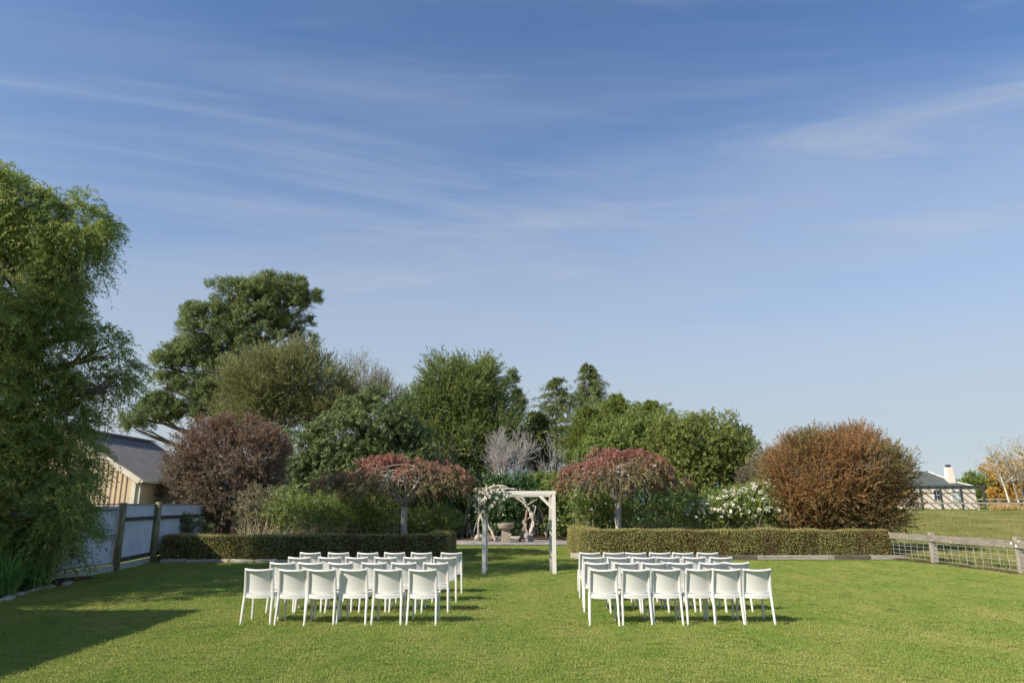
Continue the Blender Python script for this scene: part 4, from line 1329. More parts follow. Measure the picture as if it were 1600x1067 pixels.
# ---- tiered conifers with nodding tips
def conifer(name, label, px, top_py, bot_py, half_px, Y, m, seed, lean=0.0, nb=420, group=None, droop=0.45, dense=26, gap=0.0, pw=0.75, rise=0.30, wide=2.2):
    r = np.random.default_rng(seed)
    top = at(px + lean, top_py, Y); bx = at(px, 800, Y)[0]
    g0 = float(gz(0, Y))
    k = scale_at(px, bot_py, Y)
    zb = at(px, bot_py, Y)[2]
    root = thing(name, label, "tree", (bx, Y, g0), group)
    mb = MB()
    ax = lambda t: np.array((bx + (top[0] - bx) * t ** 2, Y, g0 + (top[2] - g0) * t))
    mb.tube([ax(t) for t in np.linspace(0, 1, 10)], [0.22 * (1 - t) + 0.012 for t in np.linspace(0, 1, 10)], 8)
    t0 = (zb - g0) / (top[2] - g0)
    tiers = np.sort(r.uniform(0, 1, nb) ** 1.15)
    nt_ = 9 + int(4 * r.random())
    tiers = (np.floor(tiers * nt_) + r.normal(0.5, 0.16 if gap else 0.24, nb)) / nt_
    tiers = np.clip(tiers, 0, 0.985)
    a = r.uniform(0, 6.283, nb)
    t = t0 + (1 - t0) * tiers
    P_ = np.array([ax(v) for v in t])
    Lb = wide * half_px * k * (1 - tiers) ** pw * (0.35 + 0.75 * r.uniform(0, 1, nb) ** 1.5) * (1 + 0.35 * np.sin(a * 2 + seed)) + 0.15
    d = unit(np.stack([np.cos(a), np.sin(a), rise + 0.40 * tiers + r.normal(0, 0.15, nb)], 1))
    sel = r.choice(nb, min(nb, 60), replace=False)
    for i in sel:
        e = P_[i] + d[i] * Lb[i] * 0.9; e[2] -= droop * 0.8 * Lb[i]
        mb.tube(bez(P_[i], P_[i] + d[i] * Lb[i] * 0.5, e, 4), [0.035, 0.025, 0.015, 0.008], 4)
    mb.build("trunk", M['bark'], root, smooth=True)
    parts = []
    nl = dense
    tt = r.uniform(0.12, 1.0, (nb, nl))
    pos = P_[:, None] + d[:, None] * (Lb[:, None] * tt)[..., None]
    pos[..., 2] -= droop * Lb[:, None] * tt ** 2
    sd_ = unit(np.cross(d, (0, 0, 1.0)))
    pos += sd_[:, None] * (r.normal(0, 0.10, (nb, nl)) * Lb[:, None] * (1.1 - tt))[..., None]
    pd = np.repeat(d[:, None], nl, 1).copy(); pd[..., 2] -= 2 * droop * tt
    pos = pos.reshape(-1, 3); pd = unit(pd).reshape(-1, 3)
    V1, r1, t1 = grow(pos, np.repeat(d, nl, 0), seed + 2, L=(0.18, 0.4), nl=5, ll=(0.12, 0.22), lw=0.34, ang=(12, 45), droop=0.25,
                      dirs=unit(pd + r.normal(size=pd.shape) * 0.35))
    parts.append((V1, r1, t1))
    foliage("crown", parts, m, root)
    return root


conifer("conifer_tree", "slender open conifer with bare spire tip right of the middle cypress", 868, 592, 700, 46, 52.0, M['leaf_darkcon'], 91, 2, 190, gap=1, dense=24)
conifer("conifer_tree", "tall conifer with nodding tip, highest of the right hand conifers", 930, 570, 700, 44, 54.0, M['leaf_darkcon'], 92, -12, 230, droop=0.6, gap=1, dense=28)
conifer("conifer_tree", "lime green conifer right below the nodding tipped conifer", 965, 622, 720, 58, 46.0, M['leaf_lime'], 93, -3, 300, droop=0.05, pw=1.05, rise=0.55, wide=2.0)
conifer("conifer_tree", "lime green conifer left of its lime green neighbours, darker at its foot", 918, 640, 735, 55, 45.0, M['leaf_lime'], 94, 3, 300, droop=0.05, pw=1.05, rise=0.55, wide=2.0)
conifer("conifer_tree", "lime green conifer nearest the rounded mid green tree", 1012, 632, 720, 52, 47.0, M['leaf_lime'], 95, 6, 300, droop=0.05, pw=1.05, rise=0.55, wide=2.0)
conifer("conifer_tree", "small dark conifer in the dip between cypress and spire tipped conifer", 838, 645, 730, 34, 50.0, M['leaf_darkcon'], 96, 0, 260)

tree("green_tree", "rounded grey green leafy tree behind the right weeping tree", "tree",
     [(985, 690, 55, 36), (950, 700, 34, 30), (1030, 680, 40, 34), (1000, 720, 70, 36), (930, 725, 40, 26)], 41.0, M['leaf_round'], M['bark'], 5200, 101, base_px=990, trunk_r=0.18,
     shell=(0.6, 1.0), lump=0.2, freq=5, wr=0.9, wu=0.4, wn=0.4, L=(0.25, 0.5), nl=16, ll=(0.10, 0.18), lw=0.5, ang=(30, 75))
tree("green_tree", "broad yellow green domed tree left of the orange shrub", "tree",
     [(1100, 690, 56, 40), (1060, 700, 42, 44), (1140, 705, 38, 38), (1080, 740, 48, 42), (1150, 735, 30, 24), (1115, 760, 30, 34), (1060, 770, 44, 34)], 38.0, M['leaf_yel'], M['bark'], 6200, 103,
     base_px=1095, trunk_r=0.2, shell=(0.6, 1.0), lump=0.24, freq=5, wr=0.9, wu=0.4, wn=0.4, L=(0.25, 0.5), nl=16, ll=(0.10, 0.18), lw=0.5, ang=(30, 75))
tree("small_shrub", "small russet shrub in the gap left of the orange shrub", "shrub", [(1172, 752, 20, 18), (1185, 745, 16, 18)], 36.0, M['leaf_brown'], M['bark'], 500, 105, trunk_r=0.06,
     L=(0.2, 0.4), nl=14, ll=(0.08, 0.14), lw=0.35, ang=(20, 60))
tree("small_shrub", "grey green upright shrub tucked against the orange shrub's left side", "shrub", [(1203, 735, 20, 28), (1200, 765, 22, 28)], 32.5, M['leaf_greyolive'], M['bark'], 800, 107, trunk_r=0.06,
     L=(0.25, 0.5), wu=0.8, nl=14, ll=(0.08, 0.15), lw=0.28, ang=(15, 50))

# ---- the orange bush
def orange_tip(p_, r):
    n_ = wob(p_ * 0.5, 99, 1.7)
    c = at(1290, 740, 26.6)
    side = (p_[:, 0] - c[0]) / 3.0
    f = np.clip(0.60 + 0.7 * n_ - 0.45 * np.clip(side, 0, 1.5) - 0.35 * np.clip((c[2] - 0.6 - p_[:, 2]) / 1.5, 0, 1.5), 0, 1)
    return np.where(r.uniform(0, 1, len(p_)) < f, 1.0, 0.0) * r.uniform(0.6, 1, len(p_))


tree("orange_shrub", "large round orange and bronze shrub with pink flowers at the right end of the hedge", "shrub",
     [(1302, 745, 80, 56), (1258, 748, 56, 52), (1358, 748, 50, 50), (1300, 712, 54, 26), (1250, 716, 34, 28), (1350, 716, 34, 26), (1320, 795, 78, 36), (1382, 785, 32, 34), (1236, 770, 34, 34), (1290, 802, 60, 28), (1350, 808, 52, 22), (1335, 700, 30, 20)], 26.6,
     M['leaf_orange'], M['bark'], 11000, 111, base_px=1318, trunk_r=0.14, depth=1.2, shell=(0.70, 1.0), lump=0.24, freq=5, wr=0.85, wu=0.5, wn=0.3, L=(0.35, 0.75), nl=22, ll=(0.055, 0.10), lw=0.42, ang=(12, 45), fill=0.16, cr=0.27, per=30, flat=0.9,
     tipf=orange_tip, nsub=10)


# ---- weeping trees in the two hedged beds
def weeping(label, px, Y, cx, cy, rx, ry, fork_py, n, seed, k=0.85, s=0.3):
    lobes = px_lobes([(cx, cy, rx, ry)], Y, 0.9)
    c, a = lobes[0]
    base = np.array((at(px, 838, Y)[0], Y, 0.0))
    root = thing("weeping_tree", label, "tree", base)
    r = np.random.default_rng(seed)
    mb = MB()
    fork = at(px, fork_py, Y)
    mb.tube([base - (0, 0, 0.05), base + (fork - base) * 0.33 + (0.03, 0, 0), base + (fork - base) * 0.66 - (0.02, 0, 0), fork], [0.15, 0.115, 0.11, 0.12], 10)
    starts = []
    for i in range(9):
        an = 2 * math.pi * (i + r.uniform(-0.3, 0.3)) / 9
        e = c + a * np.array((math.cos(an) * 0.72, math.sin(an) * 0.72, 0.55 + r.uniform(-0.1, 0.15)))
        m_ = fork + (e - fork) * 0.45 + np.array((0, 0, 0.55 * r.uniform(0.5, 1.3)))
        pth = bez(fork, m_, e, 9)
        mb.tube(pth, np.linspace(0.065, 0.02, 9), 6)
        for q in range(7):
            st = np.array(pth[int(r.integers(3, 9))])
            u = unit(r.normal(size=3)); u[2] = abs(u[2]) * 0.6 + 0.1; u = unit(u)
            e2 = c + a * u * r.uniform(0.8, 0.98)
            md = (st + e2) / 2 + np.array((0, 0, 0.25))
            p2 = bez(st, md, e2, 7)
            p2 += [tuple(np.array(e2) + np.array((u[0] * 0.3, u[1] * 0.3, -0.35)))]
            mb.tube(p2, np.linspace(0.022, 0.006, 8), 5)
    mb.build("trunk", M['palebark'], root, smooth=True)
    P_, N_ = clumped(lobes, n, seed + 3, (0.80, 1.0), 0.24, 0.14, 4.5, 0.8, 12, 0.15, 0.05, 0.6)
    tip = lambda p_, rr_: np.where(rr_.uniform(0, 1, len(p_)) < np.clip(np.maximum((p_[:, 2] - c[2]) / a[2], 0) ** 1.4 * k + s * wob(p_, seed, 1.5), 0, 1), 1.0, 0.0)
    prt = grow(P_, N_, seed + 4, wr=0.9, wu=0.1, wn=0.35, L=(0.2, 0.42), droop=0.75, nl=15, ll=(0.09, 0.16), lw=0.36, ang=(15, 50), lup=-0.6, tipf=tip)
    foliage("crown", [prt], M['leaf_weep'], root)


weeping("weeping tree with reddish drooping leaves in the left hedged bed", 632, 25.3, 629, 776, 106, 60, 792, 1700, 121, 1.25, 0.45)
weeping("weeping tree with pinkish red drooping leaves in the right hedged bed", 966, 26.3, 972, 770, 100, 62, 786, 1350, 123, 1.35, 0.5)


# ---- bare trees
def bare(name, label, cat, base, d0, length, rad, depth, m, seed, spread=0.55, up=0.25, minr=0.004, nch=(2, 4), group=None, leaf=None, first=1, nsides=5):
    r = np.random.default_rng(seed)
    root = thing(name, label, cat, base, group)
    mb = MB()
    tips = []

    def rec(p, d, ln, rr, dep):
        pts = [p]
        dd = d.copy()
        for i in range(3):
            dd = unit(dd + r.normal(size=3) * 0.12 + np.array((0, 0, up * 0.15)))
            pts.append(pts[-1] + dd * ln / 3)
        mb.tube(pts, np.linspace(rr, rr * 0.62, 4), nsides if dep > 1 else 4, False)
        if dep == 0:
            tips.append((pts[-1], dd)); return
        for c_ in range(int(r.integers(nch[0], nch[1] + 1))):
            q = pts[int(r.integers(1, 4))] if c_ else pts[-1]
            nd = unit(dd + unit(r.normal(size=3)) * spread + np.array((0, 0, up)))
            rec(q, nd, ln * r.uniform(0.6, 0.85), max(rr * 0.58, minr), dep - 1)
    for k_ in range(first):
        rec(np.array(base, float) - (0, 0, 0.03), unit(np.array(d0, float) + (r.normal(size=3) * 0.35 if first > 1 else 0)), length, rad, depth)
    mb.build("branches", m, root, smooth=True)
    if leaf:
        P_ = np.array([t_[0] for t_ in tips]); D_ = np.array([t_[1] for t_ in tips])
        foliage("leaves", [grow(P_, D_, seed + 1, wr=0.6, wu=-0.1, wn=0.6, **leaf[1])], leaf[0], root)
    return root


p = at(795, 835, 38.5)
bare("bare_tree", "leafless pale grey branching tree above the wedding arbour", "tree", (p[0], 38.5, 0.05), (0, 0, 1), 2.2, 0.10, 6, M['twig'], 131, 0.66, 0.20, nch=(3, 4), first=1, minr=0.006)
p = at(853, 835, 39)
bare("bare_tree", "smaller leafless grey tree right of the pale bare tree", "tree", (p[0], 39, 0.05), (0.1, 0, 1), 1.75, 0.07, 6, M['twig'], 132, 0.62, 0.22, nch=(2, 3), first=4, minr=0.006)
p = at(705, 835, 39)
bare("bare_tree", "dark twiggy leafless shrub right of the broad leaved evergreen", "tree", (p[0], 39.0, 0.05), (-0.1, 0, 1), 1.9, 0.07, 6, M['darktwig'], 133, 0.65, 0.16, nch=(2, 3), first=3, minr=0.006)
p = at(168, 790, 47)
bare("bare_tree", "thin nearly leafless tree seen through the gap above the shed", "tree", (p[0], 47, 0.2), (0.03, 0, 1), 3.0, 0.07, 5, M['twig'], 134, 0.4, 0.35, nch=(2, 3),
     leaf=(M['leaf_birch'], dict(L=(0.2, 0.5), nl=3, ll=(0.08, 0.14), lw=0.5)))
p = at(290, 790, 44)
bare("bare_tree", "pale fluffy seed headed tree between the pine and the bronze shrub", "tree", (p[0], 44, 0.2), (0.0, 0, 1), 2.2, 0.07, 5, M['twig'], 135, 0.5, 0.3, nch=(2, 3),
     leaf=(M['leaf_birch'], dict(L=(0.2, 0.6), nl=10, ll=(0.08, 0.16), lw=0.5)))

# ---- birches and autumn trees far right
for i, (bx, by, tx, ty, lab) in enumerate(((1578, 786, 1551, 716, "white trunked birch nearest the cottage, leaning left"), (1592, 786, 1566, 706, "tallest white trunked birch, second from the cottage"),
                                           (1601, 786, 1580, 712, "white trunked birch at the right edge, forked low"), (1622, 786, 1596, 700, "birch cut off by the right edge of the view"))):
    Yb = 97 + i * 1.5
    b0 = at(bx, by, Yb); t1 = at(tx, ty, Yb)
    g0 = float(gz(0, Yb))
    b0 = np.array((b0[0], Yb, g0))
    root = thing("birch_tree", lab, "tree", b0, "birches right of the cottage")
    mb = MB(); r = np.random.default_rng(140 + i)
    pth = bez(b0, b0 + (t1 - b0) * 0.5 + np.array((0.35, 0, 0)), t1, 10)
    mb.tube(pth, np.linspace(0.15, 0.03, 10), 7)
    tips = []
    for q in range(46):
        st = np.array(pth[int(r.integers(4, 10))]); an = r.uniform(0, 6.28)
        e = st + np.array((math.cos(an) * r.uniform(0.6, 2.0), math.sin(an) * 1.4, r.uniform(0.4, 2.0)))
        mb.tube(bez(st, (st + e) / 2 + (0, 0, 0.3), e, 4), np.linspace(0.035, 0.012, 4), 4)
        tips += [e, (st + e) / 2]
    mb.build("trunk", M['birch'], root, smooth=True)
    P_ = np.repeat(np.array(tips), 3, 0) + r.normal(size=(len(tips) * 3, 3)) * 0.35
    foliage("crown", [grow(P_, unit(r.normal(size=P_.shape)), 150 + i, wr=0.3, wu=-0.3, wn=0.6, L=(0.4, 0.9), droop=0.5, nl=4, ll=(0.14, 0.24), lw=0.5)], M['leaf_birch'], root)
tree("autumn_tree", "golden brown autumn tree behind the birches", "tree", [(1575, 755, 34, 28), (1600, 745, 36, 34), (1560, 770, 26, 18), (1610, 770, 40, 20)], 106.0, M['leaf_autumn'], M['bark'], 1700, 161,
     trunk_r=0.25, L=(0.4, 0.8), nl=12, ll=(0.25, 0.45), lw=0.5, ang=(30, 70), wr=0.9, wu=0.4, lump=0.25, freq=5)
tree("autumn_tree", "olive yellow leafy tree between the cottage and the birches", "tree", [(1530, 765, 24, 22), (1512, 768, 16, 16), (1545, 772, 18, 16)], 108.0, M['leaf_round'], M['bark'], 1100, 163,
     trunk_r=0.2, L=(0.4, 0.8), nl=12, ll=(0.25, 0.45), lw=0.5, ang=(30, 70), wr=0.8, wu=0.6, lump=0.25, freq=5)
tree("autumn_tree", "thin grey tree just right of the cottage chimney", "tree", [(1527, 748, 18, 12), (1540, 752, 14, 12)], 112.0, M['leaf_greyolive'], M['twig'], 260, 165, trunk_r=0.15, nsub=14,
     L=(0.5, 1.0), nl=6, ll=(0.2, 0.35), lw=0.3, ang=(20, 60), wu=0.8)
for i, px_ in enumerate((1563, 1582)):
    p = at(px_, 797, 84.0)
    g0 = float(gz(0, 84))
    root = thing("grass_tussock", ("straw coloured tussock in the paddock nearer the cottage", "straw coloured tussock in the paddock nearer the birches")[i], "tussock", (p[0], 84, g0))
    r = np.random.default_rng(170 + i); n = 500
    bpt = np.stack([p[0] + r.normal(0, 0.45, n), 84 + r.normal(0, 0.4, n), np.full(n, g0 - 0.05)], 1)
    d = unit(np.stack([r.normal(0, 0.35, n), r.normal(0, 0.35, n), np.ones(n)], 1))
    V = leaves(bpt, d, r.uniform(0.5, 1.05, n), 0.05, None, 0.1, r)
    foliage("blades", [(V, r.uniform(0, 1, n), np.zeros(n))], M['straw'], root)


# ================================================================== UNDERSTOREY
def stemmy(name, label, cat, specs, Y, leafm, stemm, n, seed, nst=30, flowers=0, spread=0.35, fl_size=0.045, fl_top=0.2, group=None, stem_r=0.009, **gk):
    lobes = px_lobes(specs, Y, 0.8)
    lo, hi = box_of(lobes)
    root = thing(name, label, cat, ((lo[0] + hi[0]) / 2, Y, 0), group)
    r = np.random.default_rng(seed)
    mb = MB()
    for i in range(nst):
        x0 = r.uniform(lo[0] + 0.1, hi[0] - 0.1); y0 = Y + r.uniform(-0.6, 0.5)
        h = (hi[2]) * r.uniform(0.45, 0.85)
        for q in range(int(r.integers(2, 4))):
            e = np.array((x0 + r.normal(0, spread), y0 + r.normal(0, spread), h * r.uniform(0.7, 1.05)))
            m_ = np.array((x0 + (e[0] - x0) * 0.3 + r.normal(0, 0.08), y0, h * 0.5))
            mb.tube(bez((x0, y0, 0.0), m_, e, 5), np.linspace(stem_r * 1.5, stem_r * 0.5, 5), 4, False)
    mb.build("stems", stemm, root, smooth=True)
    P_, N_ = shoots_on_lobes(lobes, n, (0.45, 1.0), seed, 0.2, None, 4.0, 0.6)
    P_[:, 2] = np.maximum(P_[:, 2], 0.06)
    foliage("foliage", [grow(P_, N_, seed + 1, **gk)], leafm, root)
    if flowers:
        Pf, Nf = shoots_on_lobes(lobes, flowers * 3, (0.92, 1.1), seed + 9, 0.2, None, 4.0, 0.9)
        key = Pf[:, 2] - (lo[2] + (hi[2] - lo[2]) * fl_top) + r.normal(0, 0.1, len(Pf))
        ok = (key > 0) & (Nf[:, 1] < 0.3)
        Pf = Pf[ok][:flowers]
        V = []
        for p_ in Pf:
            sz = fl_size * r.uniform(0.6, 1.25)
            nq = 9
            dd = unit(r.normal(size=(nq, 3)) + np.array((0, -0.6, 0.5)))
            V.append(leaves(np.repeat(p_[None], nq, 0) - dd * sz * 0.15, dd, sz, sz * 1.0, None, 0.25, r))
        V = np.concatenate(V)
        o = foliage("flowers", [(V, r.uniform(0, 1, len(V)), np.zeros(len(V)))], M['petal'], root)
        o["kind"] = "stuff"
    return root


rk = dict(wr=0.6, wu=0.6, wn=0.45, L=(0.2, 0.45), nl=14, ll=(0.05, 0.09), lw=0.6, ang=(30, 80))
stemmy("rose_bush", "big white rose bush full of blooms in front of the orange shrub", "shrub", [(1165, 795, 46, 32), (1195, 785, 34, 30), (1130, 800, 42, 28), (1220, 800, 30, 28), (1100, 810, 36, 22)], 26.6,
       M['leaf_rose'], M['cane'], 2600, 201, 34, 230, fl_size=0.105, fl_top=0.35, **rk)
stemmy("rose_bush", "leafy green bush with few blooms between the white roses and orange shrub", "shrub", [(1255, 800, 34, 30), (1275, 812, 24, 22)], 26.4, M['leaf_rose'], M['cane'], 700, 203, 20, 10, fl_size=0.06, **rk)
stemmy("rose_bush", "twiggy yellowing bush under the right side of the right weeping tree", "shrub", [(1040, 812, 38, 22), (1070, 800, 30, 24)], 27.3, M['leaf_rose'], M['cane'], 520, 205, 34, 9, fl_size=0.075, **rk)
stemmy("rose_bush", "green rose bush left of the right weeping tree's trunk", "shrub", [(936, 800, 40, 30), (925, 790, 30, 28), (960, 806, 34, 26)], 28.2, M['leaf_rose'], M['cane'], 1300, 207, 34, 24, fl_size=0.09, **rk)
stemmy("rose_bush", "twiggy yellow green bush in the left bed beside the bronze shrub", "shrub", [(480, 808, 44, 28), (450, 800, 36, 32), (515, 812, 32, 24)], 25.6, M['leaf_rose'], M['cane'], 1000, 209, 60, 10, fl_size=0.07, **rk)
stemmy("rose_bush", "green bush with cream blooms left of the left weeping tree's trunk", "shrub", [(545, 802, 48, 32), (585, 808, 40, 28), (520, 795, 32, 30)], 26.5, M['leaf_rose'], M['cane'], 1500, 211, 44, 24, fl_size=0.075, **rk)
stemmy("rose_bush", "low green bush right of the left weeping tree's trunk", "shrub", [(660, 815, 34, 18), (690, 815, 26, 18)], 27.2, M['leaf_round'], M['cane'], 480, 213, 26, 4, fl_size=0.07, **rk)
stemmy("low_shrub", "dark glossy leaved shrub in the shade at the left end of the left hedge", "shrub", [(280, 822, 28, 16), (310, 826, 20, 12), (262, 815, 22, 20)], 24.8, M['leaf_laurel'], M['bark'], 300, 215, 8,
       wr=0.8, wu=0.5, wn=0.4, L=(0.1, 0.3), nl=9, ll=(0.09, 0.15), lw=0.4, ang=(40, 80))
dk = dict(wr=0.8, wu=0.3, wn=0.5, L=(0.2, 0.45), nl=13, ll=(0.11, 0.18), lw=0.5, ang=(35, 85))
for i, (sp, lab) in enumerate((([(640, 775, 50, 34), (590, 790, 50, 30), (620, 812, 64, 24)], "dark evergreen shrub behind the left weeping tree"),
                               ([(720, 775, 42, 34), (690, 765, 40, 40), (745, 790, 30, 24), (705, 815, 50, 20)], "dark evergreen shrub left of the wedding arbour"),
                               ([(790, 782, 40, 28), (770, 775, 34, 30), (815, 775, 34, 32), (790, 812, 44, 22)], "dark evergreen shrub framed by the wedding arbour"),
                               ([(860, 775, 40, 34), (885, 785, 36, 30), (845, 765, 30, 26), (870, 815, 42, 20)], "green leafy shrub right of the wedding arbour"),
                               ([(950, 775, 52, 34), (1000, 775, 50, 36), (1050, 780, 40, 34), (970, 815, 60, 20), (1040, 815, 60, 22)], "dark evergreen shrub behind the right weeping tree"))):
    stemmy("evergreen_shrub", lab, "shrub", sp, 37.2 + 0.3 * (i % 2), (M['leaf_rose'], M['leaf_dark'], M['leaf_dark'], M['leaf_round'], M['leaf_dark'])[i], M['twig'], 2300, 221 + i, 26, (16, 0, 8, 16, 6)[i], 0.5, 0.075, stem_r=0.022, **dk)
# white blossom scattered low at the foot of the bronze shrub
stemmy("low_shrub", "pale variegated shrub below the bronze shrub's right side", "shrub", [(420, 800, 40, 30), (400, 790, 26, 28)], 26.0, M['leaf_greyolive'], M['cane'], 700, 231, 22, 14, fl_size=0.07, **rk)

# ---- strappy grass clumps, bottom left
for i, (px_, py_, lab) in enumerate(((10, 935, "strappy green grass clump cut by the left edge of the view"), (58, 922, "strappy green grass clump nearest the iron gate"), (-60, 950, "strappy green grass clump out of view left"))):
    d_ = ray(px_, py_); t_ = -CAM_H / d_[2]; gx, gy = d_[0] * t_, d_[1] * t_
    gx -= 0.15; gy += 0.1
    root = thing("grass_clump", lab, "plant", (gx, gy, 0), "strappy grass clumps in the left bed")
    r = np.random.default_rng(240 + i)
    V = []
    n = 420
    an = r.uniform(0, 6.283, n); le = r.uniform(0.7, 1.3, n); out_ = r.uniform(0.15, 0.75, n)
    b0 = np.stack([gx + r.normal(0, 0.09, n), gy + r.normal(0, 0.09, n), np.full(n, 0.0)], 1)
    hd = np.stack([np.cos(an), np.sin(an), np.zeros(n)], 1)
    sd_ = np.stack([-np.sin(an), np.cos(an), np.zeros(n)], 1)
    prev = b0; pw = 0.010
    K = 6
    for k in range(1, K + 1):
        t1 = k / K
        cur = b0 + hd * (out_ * le * t1 ** 1.3)[:, None] + np.array((0, 0, 1.0)) * (le * (1.25 * t1 - (0.35 + 0.9 * out_) * t1 ** 2.2))[:, None]
        cur[:, 2] = np.maximum(cur[:, 2], 0.01)
        wa = 0.010 * (1 - ((k - 1) / K) ** 2); wb = 0.010 * (1 - t1 ** 2)
        V.append(np.stack([prev - sd_ * wa, prev + sd_ * wa, cur + sd_ * wb, cur - sd_ * wb], 1))
        prev = cur
    rnd = r.uniform(0, 1, n)
    foliage("blades", [(np.concatenate(V), np.tile(rnd, K), np.zeros(n * K))], M['rush'], root)

# ================================================================== ARBOUR
AY = 18.9
pl = at(755.8, 897, AY)[0]; pr = at(866.6, 897, AY)[0]
ab = thing("wedding_arbour", "white timber wedding arbour on the lawn at the end of the aisle", "arbour", ((pl + pr) / 2, AY, 0))
AT = 2.14
b = MB(); b.box(pl - 0.048, pl + 0.048, AY - 0.045, AY + 0.045, -0.02, AT - 0.095); b.build("post", M['arch'], ab, bev=0.006)
b = MB(); b.box(pr - 0.05, pr + 0.05, AY - 0.045, AY + 0.045, -0.02, AT - 0.095); b.build("post", M['arch'], ab, bev=0.006)
b = MB(); b.box(pl - 0.06, pr + 0.055, AY - 0.05, AY + 0.05, AT - 0.095, AT); b.build("top_beam", M['arch'], ab, bev=0.006)
b = MB(); b.box(pr - 0.09, pr - 0.015, AY + 0.62, AY + 0.72, -0.02, AT - 0.15); b.build("post", M['arch_old'], ab, bev=0.006)
b = MB(); b.box(pl + 0.0, pl + 0.075, AY + 0.62, AY + 0.72, -0.02, AT - 0.15); b.build("post", M['arch_old'], ab, bev=0.006)
b = MB(); b.box(pl - 0.02, pr + 0.02, AY + 0.62, AY + 0.72, AT - 0.15, AT - 0.02); b.build("top_beam", M['arch_old'], ab, bev=0.006)
for xx in (pl + 0.02, pr - 0.03):
    b = MB(); b.box(xx - 0.04, xx + 0.04, AY + 0.055, AY + 0.62, AT - 0.13, AT - 0.03); b.build("side_beam", M['arch_old'], ab, bev=0.006)
b = MB(); b.beam((pr - 0.40, AY, AT - 0.10), (pr - 0.03, AY, AT - 0.46), 0.075, 0.07, (0, 1, 0)); b.build("brace", M['arch'], ab, bev=0.005)
b = MB(); b.beam((pl + 0.40, AY, AT - 0.10), (pl + 0.03, AY, AT - 0.46), 0.075, 0.07, (0, 1, 0)); b.build("brace", M['arch'], ab, bev=0.005)

# flower garland hanging on the arbour's left corner
fl = thing("flower_garland", "white roses and grey green foliage tied to the arbour's left top corner", "flowers", (pl, AY - 0.1, AT - 0.15))
r = np.random.default_rng(301)
gl_px = [(757, 776, 11, 10), (750, 785, 6, 12), (772, 772, 11, 9), (783, 772, 8, 8), (757, 792, 7, 10), (778, 784, 8, 8), (765, 782, 8, 9)]
gl_l = px_lobes(gl_px, AY - 0.12, 0.9)
P_, N_ = shoots_on_lobes(gl_l, 600, (0.3, 1.05), 303, 0.25, None, 4.0, 0.3)
foliage("greenery", [grow(P_, N_, 304, wr=0.8, wu=0.1, wn=0.6, L=(0.05, 0.15), droop=0.4, nl=6, ll=(0.04, 0.085), lw=0.32, ang=(20, 60), full=True)], M['leaf_euc'], fl)
Pf, Nf = shoots_on_lobes(gl_l[:2] + gl_l[2:5] + gl_l[6:], 200, (0.85, 1.05), 305, 0.15, None, 4.0, 0.7)
ok = (Nf[:, 1] < -0.15)
Pf = Pf[ok]; Nf = Nf[ok]
chosen = []
for i in range(len(Pf)):
    if all(np.linalg.norm(Pf[i] - Pf[j]) > 0.064 for j in chosen): chosen.append(i)
    if len(chosen) >= 52: break
for i in chosen:                              # each rose: a low cup of overlapping petals
    sz = r.uniform(0.05, 0.078)
    Pf[i] = Pf[i] + np.array((0, -0.07, 0.01)) + Nf[i] * 0.05
    nn = unit(Nf[i] + r.normal(size=3) * 0.3)
    t1 = unit(np.cross(nn, (0.2, 0.1, 1))); t2 = np.cross(nn, t1)
    mb = MB()
    for ring_, (rad_, cnt, tilt) in enumerate(((0.35, 4, 0.95), (0.7, 5, 0.65), (1.0, 6, 0.25))):
        for k in range(cnt):
            a_ = 6.283 * k / cnt + ring_ * 0.5
            dr = t1 * math.cos(a_) + t2 * math.sin(a_)
            sdv = -t1 * math.sin(a_) + t2 * math.cos(a_)
            o_ = Pf[i] + nn * sz * (0.5 - 0.22 * ring_)
            e_ = o_ + (dr * (1 - tilt) + nn * tilt) * sz * 0.9 + dr * sz * rad_ * 0.35
            mb.add([o_ + dr * sz * 0.1, o_ + dr * sz * rad_ * 0.5 + sdv * sz * 0.5, e_, o_ + dr * sz * rad_ * 0.5 - sdv * sz * 0.5], [(0, 1, 2, 3)])
    mb.build("rose", M['petal'] if r.random() < 0.75 else M['petalcream'], fl)

# ================================================================== BIRD BATH, DRIFTWOOD
BY = 34.2
bp = at(790.2, 847, BY)
bb = thing("bird_bath", "mossy concrete bird bath on a square pedestal on the gravel behind the arbour", "bird bath", (bp[0], BY, 0.012))
b = MB()
hw0, hw1 = 0.235, 0.185
b.add([(bp[0] + sx * hw, BY + sy * hw, z) for hw, z in ((hw0, 0.0), (hw0 * 0.97, 0.08), (hw1, 0.60)) for sx, sy in ((-1, -1), (1, -1), (1, 1), (-1, 1))],
      [(3, 2, 1, 0)] + [(i * 4 + k, i * 4 + (k + 1) % 4, i * 4 + 4 + (k + 1) % 4, i * 4 + 4 + k) for i in range(2) for k in range(4)] + [(8, 9, 10, 11)])
b.build("pedestal", M['stone'], bb, bev=0.02)
b = MB()
b.lathe((bp[0], BY, 0.60), [(0.22, 0.0), (0.33, 0.03), (0.385, 0.12), (0.41, 0.26), (0.415, 0.28), (0.385, 0.285), (0.36, 0.25), (0.30, 0.20), (0.05, 0.185)], 28, 0.012)
b.build("basin", M['stone'], bb, smooth=True)

dw = thing("driftwood_arch", "rough arch of bleached driftwood branches around the bird bath", "arch", (bp[0], 34.4, 0))


